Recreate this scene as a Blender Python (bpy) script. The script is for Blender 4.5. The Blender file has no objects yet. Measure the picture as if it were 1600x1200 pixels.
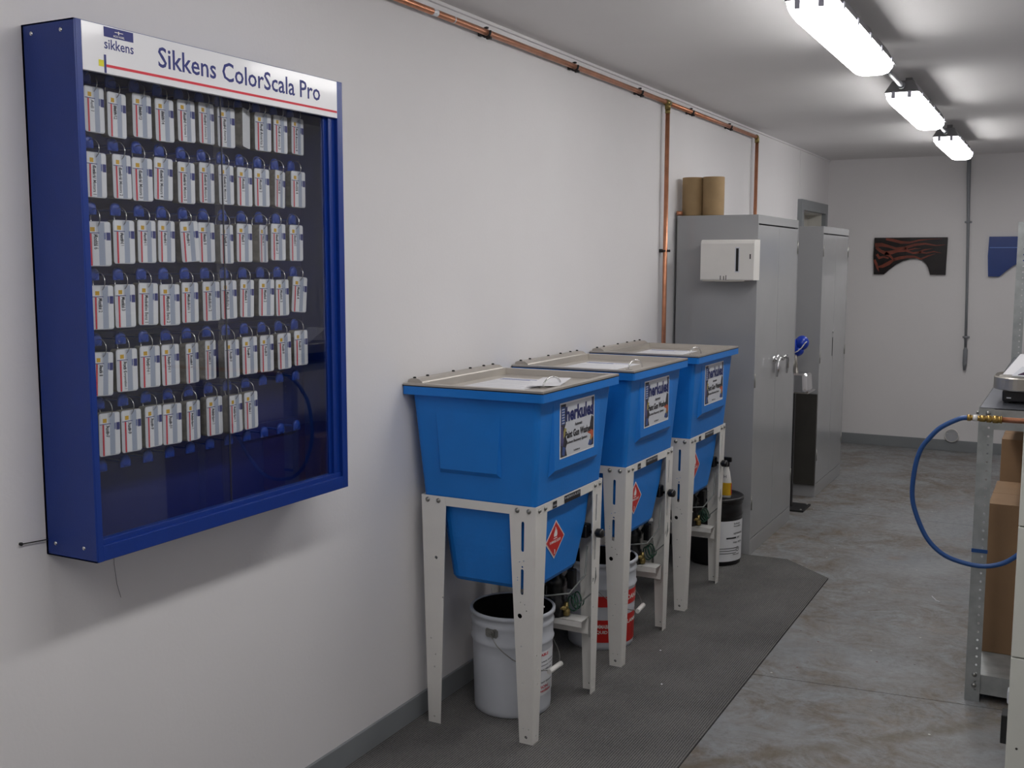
import bpy, bmesh, math, random
from mathutils import Vector, Matrix
random.seed(7)
PI = math.pi
sc = bpy.context.scene
COL = sc.collection

# ------------------------------------------------------------------ camera, world, exposure
cam_d = bpy.data.cameras.new('camera')
cam_d.sensor_fit = 'HORIZONTAL'; cam_d.sensor_width = 36.0
cam_d.lens = 1668.41 / 1600 * 36.0
cam_d.clip_start = 0.05; cam_d.clip_end = 60
cam = bpy.data.objects.new('camera', cam_d); COL.objects.link(cam)
R_ = Vector((0.88425813, 0.46699491, 0.00182084)); U_ = Vector((-0.05502095, 0.10030911, 0.99343383))
F_ = Vector((-0.4637459, 0.87855212, -0.11439365))
cam.matrix_world = Matrix(((R_.x, U_.x, -F_.x, 1.96511), (R_.y, U_.y, -F_.y, 0.0), (R_.z, U_.z, -F_.z, 1.587), (0, 0, 0, 1)))
sc.camera = cam
world = bpy.data.worlds.new('world'); sc.world = world; world.use_nodes = True
world.node_tree.nodes['Background'].inputs[0].default_value = (0.5, 0.52, 0.55, 1)
world.node_tree.nodes['Background'].inputs[1].default_value = 0.02
sc.view_settings.view_transform = 'Standard'; sc.view_settings.look = 'None'
sc.view_settings.gamma = 1.0; sc.view_settings.use_curve_mapping = False
sc.view_settings.exposure = 1.0
LAMP_STRENGTH = 9.0
sc.cycles.max_bounces = 8; sc.cycles.diffuse_bounces = 5; sc.cycles.glossy_bounces = 4
sc.cycles.transparent_max_bounces = 12; sc.cycles.caustics_reflective = False; sc.cycles.caustics_refractive = False
sc.cycles.sample_clamp_indirect = 6.0

# ------------------------------------------------------------------ materials
def srgb(r, g, b):
    f = lambda c: (c/255/12.92) if c/255 <= .04045 else ((c/255+.055)/1.055)**2.4
    return (f(r), f(g), f(b), 1)
def nodes_of(name):
    m = bpy.data.materials.new(name); m.use_nodes = True
    nt = m.node_tree; return m, nt, nt.nodes['Principled BSDF']
def pbr(name, c, rough=.5, metal=0, spec=.5, var=0.0, vscale=8, bump=0, bscale=60, coat=0):
    m, nt, b = nodes_of(name)
    b.inputs['Base Color'].default_value = c; b.inputs['Roughness'].default_value = rough
    b.inputs['Metallic'].default_value = metal; b.inputs['Specular IOR Level'].default_value = spec
    if coat: b.inputs['Coat Weight'].default_value = coat; b.inputs['Coat Roughness'].default_value = .08
    tc = nt.nodes.new('ShaderNodeTexCoord')
    if var:
        n = nt.nodes.new('ShaderNodeTexNoise'); n.inputs['Scale'].default_value = vscale; n.inputs['Detail'].default_value = 5
        nt.links.new(tc.outputs['Object'], n.inputs['Vector'])
        r = nt.nodes.new('ShaderNodeValToRGB')
        r.color_ramp.elements[0].position = .3; r.color_ramp.elements[1].position = .7
        r.color_ramp.elements[0].color = tuple(v*(1-var) for v in c[:3])+(1,)
        r.color_ramp.elements[1].color = tuple(min(1, v*(1+var)) for v in c[:3])+(1,)
        nt.links.new(n.outputs['Fac'], r.inputs[0]); nt.links.new(r.outputs[0], b.inputs['Base Color'])
    if bump:
        n2 = nt.nodes.new('ShaderNodeTexNoise'); n2.inputs['Scale'].default_value = bscale; n2.inputs['Detail'].default_value = 3
        nt.links.new(tc.outputs['Object'], n2.inputs['Vector'])
        bp = nt.nodes.new('ShaderNodeBump'); bp.inputs['Strength'].default_value = bump; bp.inputs['Distance'].default_value = .003
        nt.links.new(n2.outputs['Fac'], bp.inputs['Height']); nt.links.new(bp.outputs[0], b.inputs['Normal'])
    return m
M = {}
M['wall'] = pbr('wall_paint', srgb(230, 228, 229), .75, spec=.3, var=.015, vscale=2, bump=.12, bscale=90)
M['ceil'] = pbr('ceiling_paint', srgb(228, 226, 226), .8, spec=.2, var=.02, vscale=2, bump=.1, bscale=60)
M['trimgrey'] = pbr('grey_trim_paint', srgb(135, 139, 142), .45, var=.05, vscale=6)
M['blue'] = pbr('blue_polyethylene', srgb(27, 121, 209), .42, spec=.35, var=.06, vscale=5, bump=.15, bscale=140)
M['navy'] = pbr('navy_powder_coat', srgb(10, 50, 134), .35, var=.04, vscale=20, bump=.1, bscale=300)
M['navyin'] = pbr('navy_interior', srgb(6, 28, 108), .5)
M['hookblue'] = pbr('blue_plastic_hook', srgb(16, 62, 160), .35)
M['sign'] = pbr('white_sign_print', srgb(232, 232, 236), .3, coat=.3)
M['navyink'] = pbr('navy_ink', srgb(36, 44, 120), .5)
M['red'] = pbr('red_ink', srgb(214, 40, 60), .5)
M['yellow'] = pbr('yellow_ink', srgb(222, 214, 20), .5)
M['gold'] = pbr('amber_ink', srgb(214, 168, 30), .5)
M['cardw'] = pbr('card_white', srgb(232, 234, 238), .4)
M['cardb'] = pbr('card_grey_blue', srgb(166, 176, 196), .4)
M['cardg'] = pbr('card_pale_grey', srgb(206, 209, 216), .4)
M['cardedge'] = pbr('card_edges', srgb(120, 116, 108), .5, var=.3, vscale=120)
M['chrome'] = pbr('chrome', srgb(220, 220, 222), .12, 1)
M['steel'] = pbr('stainless_steel', srgb(185, 180, 172), .34, .85, var=.06, vscale=10, bump=.05)
M['lidsteel'] = pbr('brushed_lid_steel', srgb(190, 184, 176), .38, .55, var=.05, vscale=7)
M['galv'] = pbr('galvanized_steel', srgb(172, 176, 176), .42, .6, var=.14, vscale=22)
M['white'] = pbr('white_enamel', srgb(226, 224, 220), .38, var=.03, vscale=9)
M['cream'] = pbr('cream_enamel', srgb(214, 216, 208), .45, var=.02, vscale=9)
M['black'] = pbr('black_rubber', srgb(28, 28, 30), .5)
M['blackgloss'] = pbr('black_plastic', srgb(22, 22, 25), .28)
M['residue'] = pbr('black_residue', srgb(24, 24, 26), .35, var=.5, vscale=14)
M['tin'] = pbr('bare_tin', srgb(150, 150, 146), .35, .8)
M['copper'] = pbr('copper_pipe', srgb(204, 142, 110), .34, .8, var=.16, vscale=14)
M['oldbrass'] = pbr('dull_brass', srgb(150, 132, 82), .35, .8, var=.15, vscale=40)
M['ringsteel'] = pbr('bright_ring_wire', srgb(205, 205, 205), .25, .85)
M['brass'] = pbr('brass', srgb(178, 146, 82), .3, .85, var=.1, vscale=40)
M['grey'] = pbr('grey_cabinet_enamel', srgb(160, 161, 163), .14, spec=.5, var=.02, vscale=5)
M['greyside'] = M['grey']
M['dark'] = pbr('dark_slot', srgb(18, 18, 20), .7)
M['kraft'] = pbr('brown_kraft_paper', srgb(158, 132, 96), .8, var=.08, vscale=14, bump=.2)
M['cardboard'] = pbr('cardboard', srgb(146, 116, 86), .8, var=.06, vscale=9)
M['tape'] = pbr('yellow_tape', srgb(214, 196, 70), .4)
M['hoseblue'] = pbr('blue_rubber_hose', srgb(36, 78, 138), .42, spec=.5)
M['bluecup'] = pbr('bright_blue_plastic', srgb(22, 60, 176), .3)
M['paper'] = pbr('white_paper', srgb(226, 226, 230), .6)
M['paperblue'] = pbr('printed_blue', srgb(110, 122, 170), .6)
M['paperpink'] = pbr('printed_pink', srgb(200, 160, 160), .6)
M['redsign'] = pbr('red_vinyl', srgb(206, 38, 34), .35)
M['whiteink'] = pbr('white_ink', srgb(238, 236, 232), .5)
M['blackink'] = pbr('black_ink', srgb(28, 28, 34), .5)
M['greyink'] = pbr('grey_ink', srgb(56, 58, 70), .5)
M['orange'] = pbr('orange_ink', srgb(214, 96, 50), .5)
M['violet'] = pbr('violet_ink', srgb(64, 52, 118), .5)
M['skyink'] = pbr('blue_ink', srgb(64, 118, 176), .5)
M['pailw'] = pbr('cool_white_pail', srgb(206, 210, 218), .32, var=.03, vscale=9)
M['posternavy'] = pbr('poster_navy_ink', srgb(26, 38, 100), .5)
M['benchtop'] = pbr('bench_steel_dark_reflection', srgb(112, 116, 126), .3, .8, var=.1, vscale=9)  # dark bluish reflection on the bench top put into the colour
M['pdark'] = pbr('poster_dark', srgb(52, 50, 58), .5, var=.4, vscale=60)
M['pgold'] = pbr('poster_ochre', srgb(160, 148, 84), .5)
M['pviolet'] = pbr('poster_violet', srgb(80, 78, 124), .5, var=.3, vscale=60)
M['pblue'] = pbr('poster_blue', srgb(62, 84, 140), .5, var=.3, vscale=60)
M['porange'] = pbr('poster_orange', srgb(190, 94, 66), .5, var=.2, vscale=80)
M['green'] = pbr('green_tubing', srgb(44, 88, 70), .4)
M['greytube'] = pbr('grey_tubing', srgb(120, 124, 122), .35)
M['fenderblack'] = pbr('black_lacquer', srgb(22, 14, 14), .25, coat=.5)
M['flame'] = pbr('copper_flame_paint', srgb(116, 50, 32), .4, var=.3, vscale=18)
M['fenderblue'] = pbr('blue_lacquer', srgb(8, 54, 130), .3, coat=.3)
M['stripe'] = pbr('pale_blue_pinstripe', srgb(96, 136, 214), .3)
M['conduit'] = pbr('grey_conduit', srgb(136, 139, 144), .4, .2)
M['housing'] = pbr('grey_lamp_housing', srgb(128, 128, 130), .5)
M['clip'] = pbr('grey_lamp_clip', srgb(190, 190, 205), .4)
M['door'] = pbr('white_door_paint', srgb(205, 203, 196), .5)
M['purple'] = pbr('dark_purple_print', srgb(52, 20, 58), .4)
M['brownbox'] = pbr('dark_brown_metal', srgb(52, 50, 46), .55, var=.15, vscale=6)

def mat_floor():
    m, nt, b = nodes_of('painted_concrete'); L = nt.links
    tc = nt.nodes.new('ShaderNodeTexCoord')
    def noise(s, d=6, r=.6, dist=0, sc3=(1, 1, 1)):
        mp = nt.nodes.new('ShaderNodeMapping'); mp.inputs['Scale'].default_value = sc3
        L.new(tc.outputs['Object'], mp.inputs[0])
        n = nt.nodes.new('ShaderNodeTexNoise'); n.inputs['Scale'].default_value = s; n.inputs['Detail'].default_value = d
        n.inputs['Roughness'].default_value = r; n.inputs['Distortion'].default_value = dist
        L.new(mp.outputs[0], n.inputs['Vector']); return n.outputs['Fac']
    def ramp(fac, p0, p1, c0=(0, 0, 0, 1), c1=(1, 1, 1, 1)):
        r = nt.nodes.new('ShaderNodeValToRGB'); r.color_ramp.elements[0].position = p0; r.color_ramp.elements[1].position = p1
        r.color_ramp.elements[0].color = c0; r.color_ramp.elements[1].color = c1; L.new(fac, r.inputs[0]); return r.outputs[0]
    def mix(f, a, c):
        x = nt.nodes.new('ShaderNodeMix'); x.data_type = 'RGBA'
        if isinstance(f, float): x.inputs['Factor'].default_value = f
        else: L.new(f, x.inputs['Factor'])
        for s, v in ((6, a), (7, c)):
            if isinstance(v, tuple): x.inputs[s].default_value = v
            else: L.new(v, x.inputs[s])
        return x.outputs[2]
    def mul(a_, b_, k=1.0):
        x = nt.nodes.new('ShaderNodeMath'); x.operation = 'MULTIPLY'; L.new(a_, x.inputs[0]); L.new(b_, x.inputs[1])
        y = nt.nodes.new('ShaderNodeMath'); y.operation = 'MULTIPLY'; L.new(x.outputs[0], y.inputs[0]); y.inputs[1].default_value = k; return y.outputs[0]
    base = ramp(noise(2.2), .35, .65, srgb(136, 140, 144), srgb(150, 153, 156))
    fine = ramp(noise(30, 4, .7), .35, .7)
    broad = ramp(noise(1.1, 4, .55, .4), .34, .54)
    grime = mul(broad, ramp(noise(5, 12, .78, .8), .38, .62), .95)
    c = mix(grime, base, srgb(106, 94, 80))
    c = mix(mul(broad, ramp(noise(16, 8, .8, .3), .52, .72), .7), c, srgb(78, 69, 60))
    c = mix(mul(ramp(noise(38, 6, .8), .5, .68), ramp(noise(3.3, 4, .6), .4, .6), .55), c, srgb(84, 80, 72))
    c = mix(mul(ramp(noise(1.9, 4, .6, .2), .5, .62), ramp(noise(9, 8, .7), .45, .7), .5), c, srgb(140, 122, 104))
    c = mix(mul(ramp(noise(11, 6, .7), .6, .74), fine, .6), c, srgb(160, 158, 152))
    # long brown skid near the foot of the joint
    sep = nt.nodes.new('ShaderNodeSeparateXYZ'); L.new(tc.outputs['Object'], sep.inputs[0])
    mm = nt.nodes.new('ShaderNodeMath'); mm.operation = 'MULTIPLY_ADD'; mm.inputs[1].default_value = -.98; L.new(sep.outputs[0], mm.inputs[0]); L.new(sep.outputs[1], mm.inputs[2])
    nz = nt.nodes.new('ShaderNodeMath'); nz.operation = 'MULTIPLY_ADD'; nz.inputs[1].default_value = .12; L.new(noise(4, 4), nz.inputs[0]); L.new(mm.outputs[0], nz.inputs[2])
    d1 = nt.nodes.new('ShaderNodeMath'); d1.operation = 'SUBTRACT'; d1.inputs[1].default_value = 2.22; L.new(nz.outputs[0], d1.inputs[0])
    d2 = nt.nodes.new('ShaderNodeMath'); d2.operation = 'ABSOLUTE'; L.new(d1.outputs[0], d2.inputs[0])
    sk = ramp(d2.outputs[0], .015, .07, (1, 1, 1, 1), (0, 0, 0, 1))
    c = mix(mul(sk, ramp(noise(7, 8, .7), .3, .6), .7), c, srgb(98, 86, 66))
    # small paint specks
    def specks(scale, thr, col, c, seed):
        mp = nt.nodes.new('ShaderNodeMapping'); mp.inputs['Location'].default_value = (seed, seed*.7, 0); L.new(tc.outputs['Object'], mp.inputs[0])
        v = nt.nodes.new('ShaderNodeTexVoronoi'); v.inputs['Scale'].default_value = scale; L.new(mp.outputs[0], v.inputs['Vector'])
        lt = nt.nodes.new('ShaderNodeMath'); lt.operation = 'LESS_THAN'; lt.inputs[1].default_value = thr; L.new(v.outputs['Distance'], lt.inputs[0])
        sp = nt.nodes.new('ShaderNodeSeparateColor'); L.new(v.outputs['Color'], sp.inputs[0])
        g = nt.nodes.new('ShaderNodeMath'); g.operation = 'GREATER_THAN'; g.inputs[1].default_value = .72; L.new(sp.outputs[0], g.inputs[0])
        mu = nt.nodes.new('ShaderNodeMath'); mu.operation = 'MULTIPLY'; L.new(lt.outputs[0], mu.inputs[0]); L.new(g.outputs[0], mu.inputs[1])
        return mix(mu.outputs[0], c, col)
    c = specks(13, .055, srgb(205, 205, 198), c, 1.3)
    c = specks(11, .05, srgb(104, 58, 54), c, 4.1)
    c = specks(16, .06, srgb(70, 70, 70), c, 8.7)
    L.new(c, b.inputs['Base Color'])
    rr = nt.nodes.new('ShaderNodeMapRange'); rr.inputs[3].default_value = .38; rr.inputs[4].default_value = .6
    L.new(fine, rr.inputs[0]); L.new(rr.outputs[0], b.inputs['Roughness'])
    bp = nt.nodes.new('ShaderNodeBump'); bp.inputs['Strength'].default_value = .15; bp.inputs['Distance'].default_value = .002
    L.new(fine, bp.inputs['Height']); L.new(bp.outputs[0], b.inputs['Normal'])
    b.inputs['Specular IOR Level'].default_value = .35
    return m
M['floor'] = mat_floor()
def mat_mat():
    m, nt, b = nodes_of('ribbed_grey_carpet'); L = nt.links
    tc = nt.nodes.new('ShaderNodeTexCoord')
    w = nt.nodes.new('ShaderNodeTexWave'); w.wave_type = 'BANDS'; w.bands_direction = 'X'; w.inputs['Scale'].default_value = 38
    w.inputs['Distortion'].default_value = 1.2; w.inputs['Detail'].default_value = 2; w.inputs['Detail Scale'].default_value = 6
    L.new(tc.outputs['Object'], w.inputs['Vector'])
    n = nt.nodes.new('ShaderNodeTexNoise'); n.inputs['Scale'].default_value = 260; L.new(tc.outputs['Object'], n.inputs['Vector'])
    n2 = nt.nodes.new('ShaderNodeTexNoise'); n2.inputs['Scale'].default_value = 3; n2.inputs['Detail'].default_value = 6; L.new(tc.outputs['Object'], n2.inputs['Vector'])
    a = nt.nodes.new('ShaderNodeMath'); a.operation = 'ADD'; L.new(w.outputs['Fac'], a.inputs[0]); L.new(n.outputs['Fac'], a.inputs[1])
    a2 = nt.nodes.new('ShaderNodeMath'); a2.operation = 'ADD'; L.new(a.outputs[0], a2.inputs[0]); L.new(n2.outputs['Fac'], a2.inputs[1])
    d = nt.nodes.new('ShaderNodeMath'); d.operation = 'DIVIDE'; d.inputs[1].default_value = 3; L.new(a2.outputs[0], d.inputs[0])
    r = nt.nodes.new('ShaderNodeValToRGB'); r.color_ramp.elements[0].position = .28; r.color_ramp.elements[1].position = .72
    r.color_ramp.elements[0].color = srgb(68, 68, 69); r.color_ramp.elements[1].color = srgb(132, 131, 128)
    L.new(d.outputs[0], r.inputs[0]); L.new(r.outputs[0], b.inputs['Base Color'])
    b.inputs['Roughness'].default_value = .95; b.inputs['Specular IOR Level'].default_value = .1
    bp = nt.nodes.new('ShaderNodeBump'); bp.inputs['Strength'].default_value = .5; bp.inputs['Distance'].default_value = .004
    L.new(a.outputs[0], bp.inputs['Height']); L.new(bp.outputs[0], b.inputs['Normal'])
    return m
M['mat'] = mat_mat()
def mat_glass():
    m, nt, b = nodes_of('cabinet_glass'); L = nt.links; nt.nodes.remove(b)
    out = nt.nodes['Material Output']
    t = nt.nodes.new('ShaderNodeBsdfTransparent'); t.inputs[0].default_value = (.955, .96, .965, 1)
    g = nt.nodes.new('ShaderNodeBsdfGlossy'); g.inputs['Roughness'].default_value = .015
    f = nt.nodes.new('ShaderNodeFresnel'); f.inputs[0].default_value = 1.5
    mu = nt.nodes.new('ShaderNodeMath'); mu.operation = 'MULTIPLY'; L.new(f.outputs[0], mu.inputs[0])
    ge = nt.nodes.new('ShaderNodeNewGeometry'); mr = nt.nodes.new('ShaderNodeMapRange'); mr.inputs[3].default_value = 1.8; mr.inputs[4].default_value = 0
    L.new(ge.outputs['Backfacing'], mr.inputs[0]); L.new(mr.outputs[0], mu.inputs[1])   # front faces carry both surfaces' reflection
    mx = nt.nodes.new('ShaderNodeMixShader'); L.new(mu.outputs[0], mx.inputs[0]); L.new(t.outputs[0], mx.inputs[1]); L.new(g.outputs[0], mx.inputs[2])
    L.new(mx.outputs[0], out.inputs[0]); return m
M['glass'] = mat_glass()
def mat_lamp():
    m, nt, b = nodes_of('lit_diffuser')
    b.inputs['Base Color'].default_value = (.9, .9, .9, 1)
    b.inputs['Emission Color'].default_value = (1.0, .983, .968, 1); b.inputs['Emission Strength'].default_value = LAMP_STRENGTH
    return m
M['lamp'] = mat_lamp()

# ------------------------------------------------------------------ mesh helpers
class MB:
    def __init__(s): s.v = []; s.f = []; s.mi = []; s.sm = []
    def add(s, vs, fs, mi=0, sm=False):
        n = len(s.v); s.v += [tuple(v) for v in vs]
        for f in fs: s.f.append([i+n for i in f]); s.mi.append(mi); s.sm.append(sm)
        return s
    def box(s, x0, x1, y0, y1, z0, z1, mi=0, bev=0, sm=False):
        if bev:
            bm = bmesh.new(); bmesh.ops.create_cube(bm, size=1)
            for v in bm.verts: v.co = Vector(((x0+x1)/2+v.co.x*(x1-x0), (y0+y1)/2+v.co.y*(y1-y0), (z0+z1)/2+v.co.z*(z1-z0)))
            bmesh.ops.bevel(bm, geom=bm.edges[:], offset=bev, segments=2, affect='EDGES', profile=.5)
            bm.verts.index_update()
            s.add([v.co for v in bm.verts], [[v.index for v in f.verts] for f in bm.faces], mi, sm); bm.free(); return s
        vs = [(x, y, z) for z in (z0, z1) for y in (y0, y1) for x in (x0, x1)]
        return s.add(vs, [(0, 2, 3, 1), (4, 5, 7, 6), (0, 1, 5, 4), (2, 6, 7, 3), (0, 4, 6, 2), (1, 3, 7, 5)], mi)
    def tube(s, pts, r, n=8, mi=0, cap=True):
        P = [Vector(p) for p in pts]; rs = r if isinstance(r, (list, tuple)) else [r]*len(P)
        rings = []; up = None
        for i, p in enumerate(P):
            t = (P[min(i+1, len(P)-1)]-P[max(i-1, 0)]).normalized()
            if up is None: up = Vector((0, 0, 1)) if abs(t.z) < .9 else Vector((1, 0, 0))
            a = t.cross(up)
            if a.length < 1e-4: a = t.cross(Vector((0, 1, 0)))
            a.normalize(); b = a.cross(t).normalized(); up = b
            rings.append([p+(a*math.cos(k*2*PI/n)+b*math.sin(k*2*PI/n))*rs[i] for k in range(n)])
        vs = [v for R in rings for v in R]; fs = []
        for i in range(len(P)-1):
            for k in range(n): fs.append((i*n+k, i*n+(k+1) % n, (i+1)*n+(k+1) % n, (i+1)*n+k))
        s.add(vs, fs, mi, True)
        if cap: s.add(rings[0], [tuple(reversed(range(n)))], mi); s.add(rings[-1], [tuple(range(n))], mi)
        return s
    def lathe(s, prof, c, axis='Z', n=24, mi=0, a0=0, a1=2*PI, sm=True):
        full = abs(a1-a0-2*PI) < 1e-6; m = n if full else n+1; vs = []
        for (r, h) in prof:
            for k in range(m):
                a = a0+(a1-a0)*k/n; u, w = r*math.cos(a), r*math.sin(a)
                p = {'Z': (u, w, h), 'X': (h, u, w), 'Y': (w, h, u)}[axis]
                vs.append((c[0]+p[0], c[1]+p[1], c[2]+p[2]))
        fs = []
        for i in range(len(prof)-1):
            for k in range(n):
                k2 = (k+1) % m
                fs.append((i*m+k, i*m+k2, (i+1)*m+k2, (i+1)*m+k))
        return s.add(vs, fs, mi, sm)
    def loft(s, loops, mi=0, sm=False, cap0=True, cap1=True):
        n = len(loops[0]); vs = [p for l in loops for p in l]; fs = []
        for i in range(len(loops)-1):
            for k in range(n): fs.append((i*n+k, i*n+(k+1) % n, (i+1)*n+(k+1) % n, (i+1)*n+k))
        s.add(vs, fs, mi, sm)
        if cap0: s.add(loops[0], [tuple(reversed(range(n)))], mi)
        if cap1: s.add(loops[-1], [tuple(range(n))], mi)
        return s
    def mesh(s, mesh, fn, mi=0):
        return s.add([fn(v.co) for v in mesh.vertices], [list(p.vertices) for p in mesh.polygons], mi)
    def build(s, name, mats, parent=None, label=None, kind=None):
        if not isinstance(mats, (list, tuple)): mats = [mats]
        o = Vector((0, 0, 0)); p = parent
        while p is not None: o += p.location; p = p.parent
        me = bpy.data.meshes.new(name)
        me.from_pydata([(v[0]-o.x, v[1]-o.y, v[2]-o.z) for v in s.v], [], s.f)
        for m in mats: me.materials.append(m)
        me.polygons.foreach_set('material_index', s.mi); me.polygons.foreach_set('use_smooth', s.sm)
        me.validate(); me.update()
        bm = bmesh.new(); bm.from_mesh(me); bmesh.ops.remove_doubles(bm, verts=bm.verts, dist=1e-6)
        bmesh.ops.recalc_face_normals(bm, faces=bm.faces); bm.to_mesh(me); bm.free()
        ob = bpy.data.objects.new(name, me); COL.objects.link(ob)
        if parent is not None: ob.parent = parent
        if label: ob['label'] = label
        if kind: ob['kind'] = kind
        return ob
def thing(name, label, cat, loc=(0, 0, 0), group=None):
    o = bpy.data.objects.new(name, None); COL.objects.link(o); o.empty_display_size = .1
    o.location = loc; o['label'] = label; o['category'] = cat
    if group: o['group'] = group
    return o
def tag(o, label, cat, group=None):
    o['label'] = label; o['category'] = cat
    if group: o['group'] = group
    return o
def struct(name, mb, m): return mb.build(name, m, None, kind='structure')
def copy_tree(o, parent=None):
    c = o.copy(); COL.objects.link(c)
    if parent is not None: c.parent = parent
    for ch in list(o.children): copy_tree(ch, c)
    return c
def circ(cx, cy, r, n=12): return [(cx+r*math.cos(k*2*PI/n), cy+r*math.sin(k*2*PI/n)) for k in range(n)]
def slot(cx, cy, w, h, n=5):
    r = w/2; a = h/2-r
    return [(cx+r*math.cos(PI*k/n), cy+a+r*math.sin(PI*k/n)) for k in range(n+1)] + [(cx-r*math.cos(PI*k/n), cy-a-r*math.sin(PI*k/n)) for k in range(n+1)]
def plate2d(outline, holes, t):
    cu = bpy.data.curves.new('plate', 'CURVE'); cu.dimensions = '2D'; cu.fill_mode = 'BOTH'; cu.extrude = t/2
    for poly in [outline]+list(holes):
        sp = cu.splines.new('POLY'); sp.points.add(len(poly)-1)
        for i, (x, y) in enumerate(poly): sp.points[i].co = (x, y, 0, 1)
        sp.use_cyclic_u = True
    ob = bpy.data.objects.new('plate', cu); me = bpy.data.meshes.new_from_object(ob)
    bpy.data.objects.remove(ob); bpy.data.curves.remove(cu); return me
_tc = {}
def textmesh(s, bold=0):
    if (s, bold) in _tc: return _tc[(s, bold)]
    cu = bpy.data.curves.new('t', 'FONT'); cu.body = s; cu.size = 1; cu.resolution_u = 2; cu.offset = bold
    ob = bpy.data.objects.new('t', cu); me = bpy.data.meshes.new_from_object(ob)
    bpy.data.objects.remove(ob); bpy.data.curves.remove(cu)
    xs = [v.co.x for v in me.vertices]; ys = [v.co.y for v in me.vertices]
    _tc[(s, bold)] = (me, min(xs), max(xs), min(ys), max(ys)); return _tc[(s, bold)]
def text(mb, s, o, right, up, width=None, size=None, height=None, bold=0, mi=0, center=False, nudge=0):
    """flat print of s: o = lower left of its box, right/up unit vectors; fits width and/or height"""
    me, x0, x1, y0, y1 = textmesh(s, bold); right = Vector(right); up = Vector(up); o = Vector(o)
    sx = sy = size or 1
    if height: sy = height/(y1-y0); sx = sy
    if width: sx = width/(x1-x0)
    if width and not height and not size: sy = sx
    off = -(x1-x0)*sx/2 if center else 0
    nrm = right.cross(up)*nudge
    return mb.mesh(me, lambda c: o+nrm+right*((c.x-x0)*sx+off)+up*((c.y-(y0 if height else 0))*sy), mi)
def quad(mb, o, right, up, u0, u1, v0, v1, mi=0, n=0, t=.0004):
    """thin printed patch in the plane (right, up), lifted n along the normal"""
    o = Vector(o); r = Vector(right); u = Vector(up); w = r.cross(u)
    a = [o+r*uu+u*vv+w*n for uu, vv in ((u0, v0), (u1, v0), (u1, v1), (u0, v1))]
    b = [p+w*t for p in a]
    return mb.loft([a, b], mi)
def rrect(x0, x1, y0, y1, z, r, n=4):
    out = []
    for cx, cy, a in ((x1-r, y1-r, 0), (x0+r, y1-r, PI/2), (x0+r, y0+r, PI), (x1-r, y0+r, 3*PI/2)):
        for k in range(n+1): out.append((cx+r*math.cos(a+PI/2*k/n), cy+r*math.sin(a+PI/2*k/n), z))
    return out

# ------------------------------------------------------------------ the room
HC = 2.458; YF = 9.609; XR = 2.75; YB = -2.3
DY0, DY1, DZ = 8.56, 9.37, 1.99
me = plate2d([(YB, -.02), (YF+.1, -.02), (YF+.1, HC+.02), (YB, HC+.02)], [[(DY0, .02), (DY1, .02), (DY1, DZ), (DY0, DZ)]], .12)
wl = MB(); wl.mesh(me, lambda c: (-.06+c.z, c.x, c.y)); struct('wall_left', wl, M['wall'])
struct('wall_far', MB().box(-.12, XR+.1, YF, YF+.1, -.02, HC+.02), M['wall'])
struct('wall_right', MB().box(XR, XR+.1, YB, YF+.1, -.02, HC+.02), M['wall'])
struct('wall_back', MB().box(-.12, XR+.1, YB-.1, YB, -.02, HC+.02), M['wall'])
struct('ceiling', MB().box(-.12, XR+.1, YB-.1, YF+.1, HC, HC+.08), M['ceil'])
fl = struct('floor', MB().box(-1.5, XR+.1, YB-.1, YF+.1, -.06, -.006), M['dark'])
ja, jb = (3.86, 4.14), (6.84, 6.95)          # joints run slightly askew across the hall (y at x=0 and x=2.75)
def slab(ya0, ya1, yb0, yb1):
    g = .0022; x0, x1 = -1.5, XR+.05
    e = lambda y0, y1, x: y0+(y1-y0)*x/2.75
    lo = [(x0, e(ya0, ya1, x0)+g), (x1, e(ya0, ya1, x1)+g), (x1, e(yb0, yb1, x1)-g), (x0, e(yb0, yb1, x0)-g)]
    mb = MB(); mb.loft([[(x, y, -.006) for x, y in lo], [(x, y, 0) for x, y in lo]])
    mb.build('floor_slab', M['floor'], fl)
slab(YB-.05, YB-.05, .9, 1.1); slab(.9, 1.1, *ja); slab(*ja, *jb); slab(*jb, YF+.05, YF+.05)
BH = .0817
bbl = struct('baseboard_left', MB().box(0, .010, YB, 8.47, 0, BH, bev=.002), M['trimgrey'])
struct('baseboard_far', MB().box(.01, XR, YF-.012, YF, 0, BH+.01, bev=.002), M['trimgrey'])
struct('baseboard_right', MB().box(XR-.010, XR, YB, YF-.012, 0, BH, bev=.002), M['trimgrey'])
# door in the left wall, seen above the second cabinet
struct('trim_1', MB().box(0, .035, DY0-.08, DY0, 0, DZ+.08).box(0, .035, DY1, DY1+.08, 0, DZ+.08).box(0, .035, DY0, DY1, DZ, DZ+.08), M['trimgrey'])
dr = struct('door_1', MB().box(-.16, -.115, DY0, DY1, .0, DZ-.005).box(-.115, -.06, DY0+.24, DY0+.262, 0, DZ-.03), M['door'])
MB().tube([(-.115, DY1-.07, 1.0), (-.06, DY1-.07, 1.0)], .009).lathe([(0, .03), (.022, .024), (.026, .01), (.01, 0)], (-.075, DY1-.07, 1.0), 'X', 14).build('door_handle', M['chrome'], dr)
struct('trim_2', MB().box(-.12, 0, DY0, DY0+.012, 0, DZ).box(-.12, 0, DY1-.012, DY1, 0, DZ).box(-.12, 0, DY0+.012, DY1-.012, DZ-.012, DZ), M['door'])
struct('trim_3', MB().box(0, .004, 8.513, 8.523, DZ+.08, HC), M['wall'])
# thin cove bead along the ceiling
struct('trim_4', MB().box(0, .012, YB, YF, HC-.012, HC, bev=.002), M['wall'])

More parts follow.
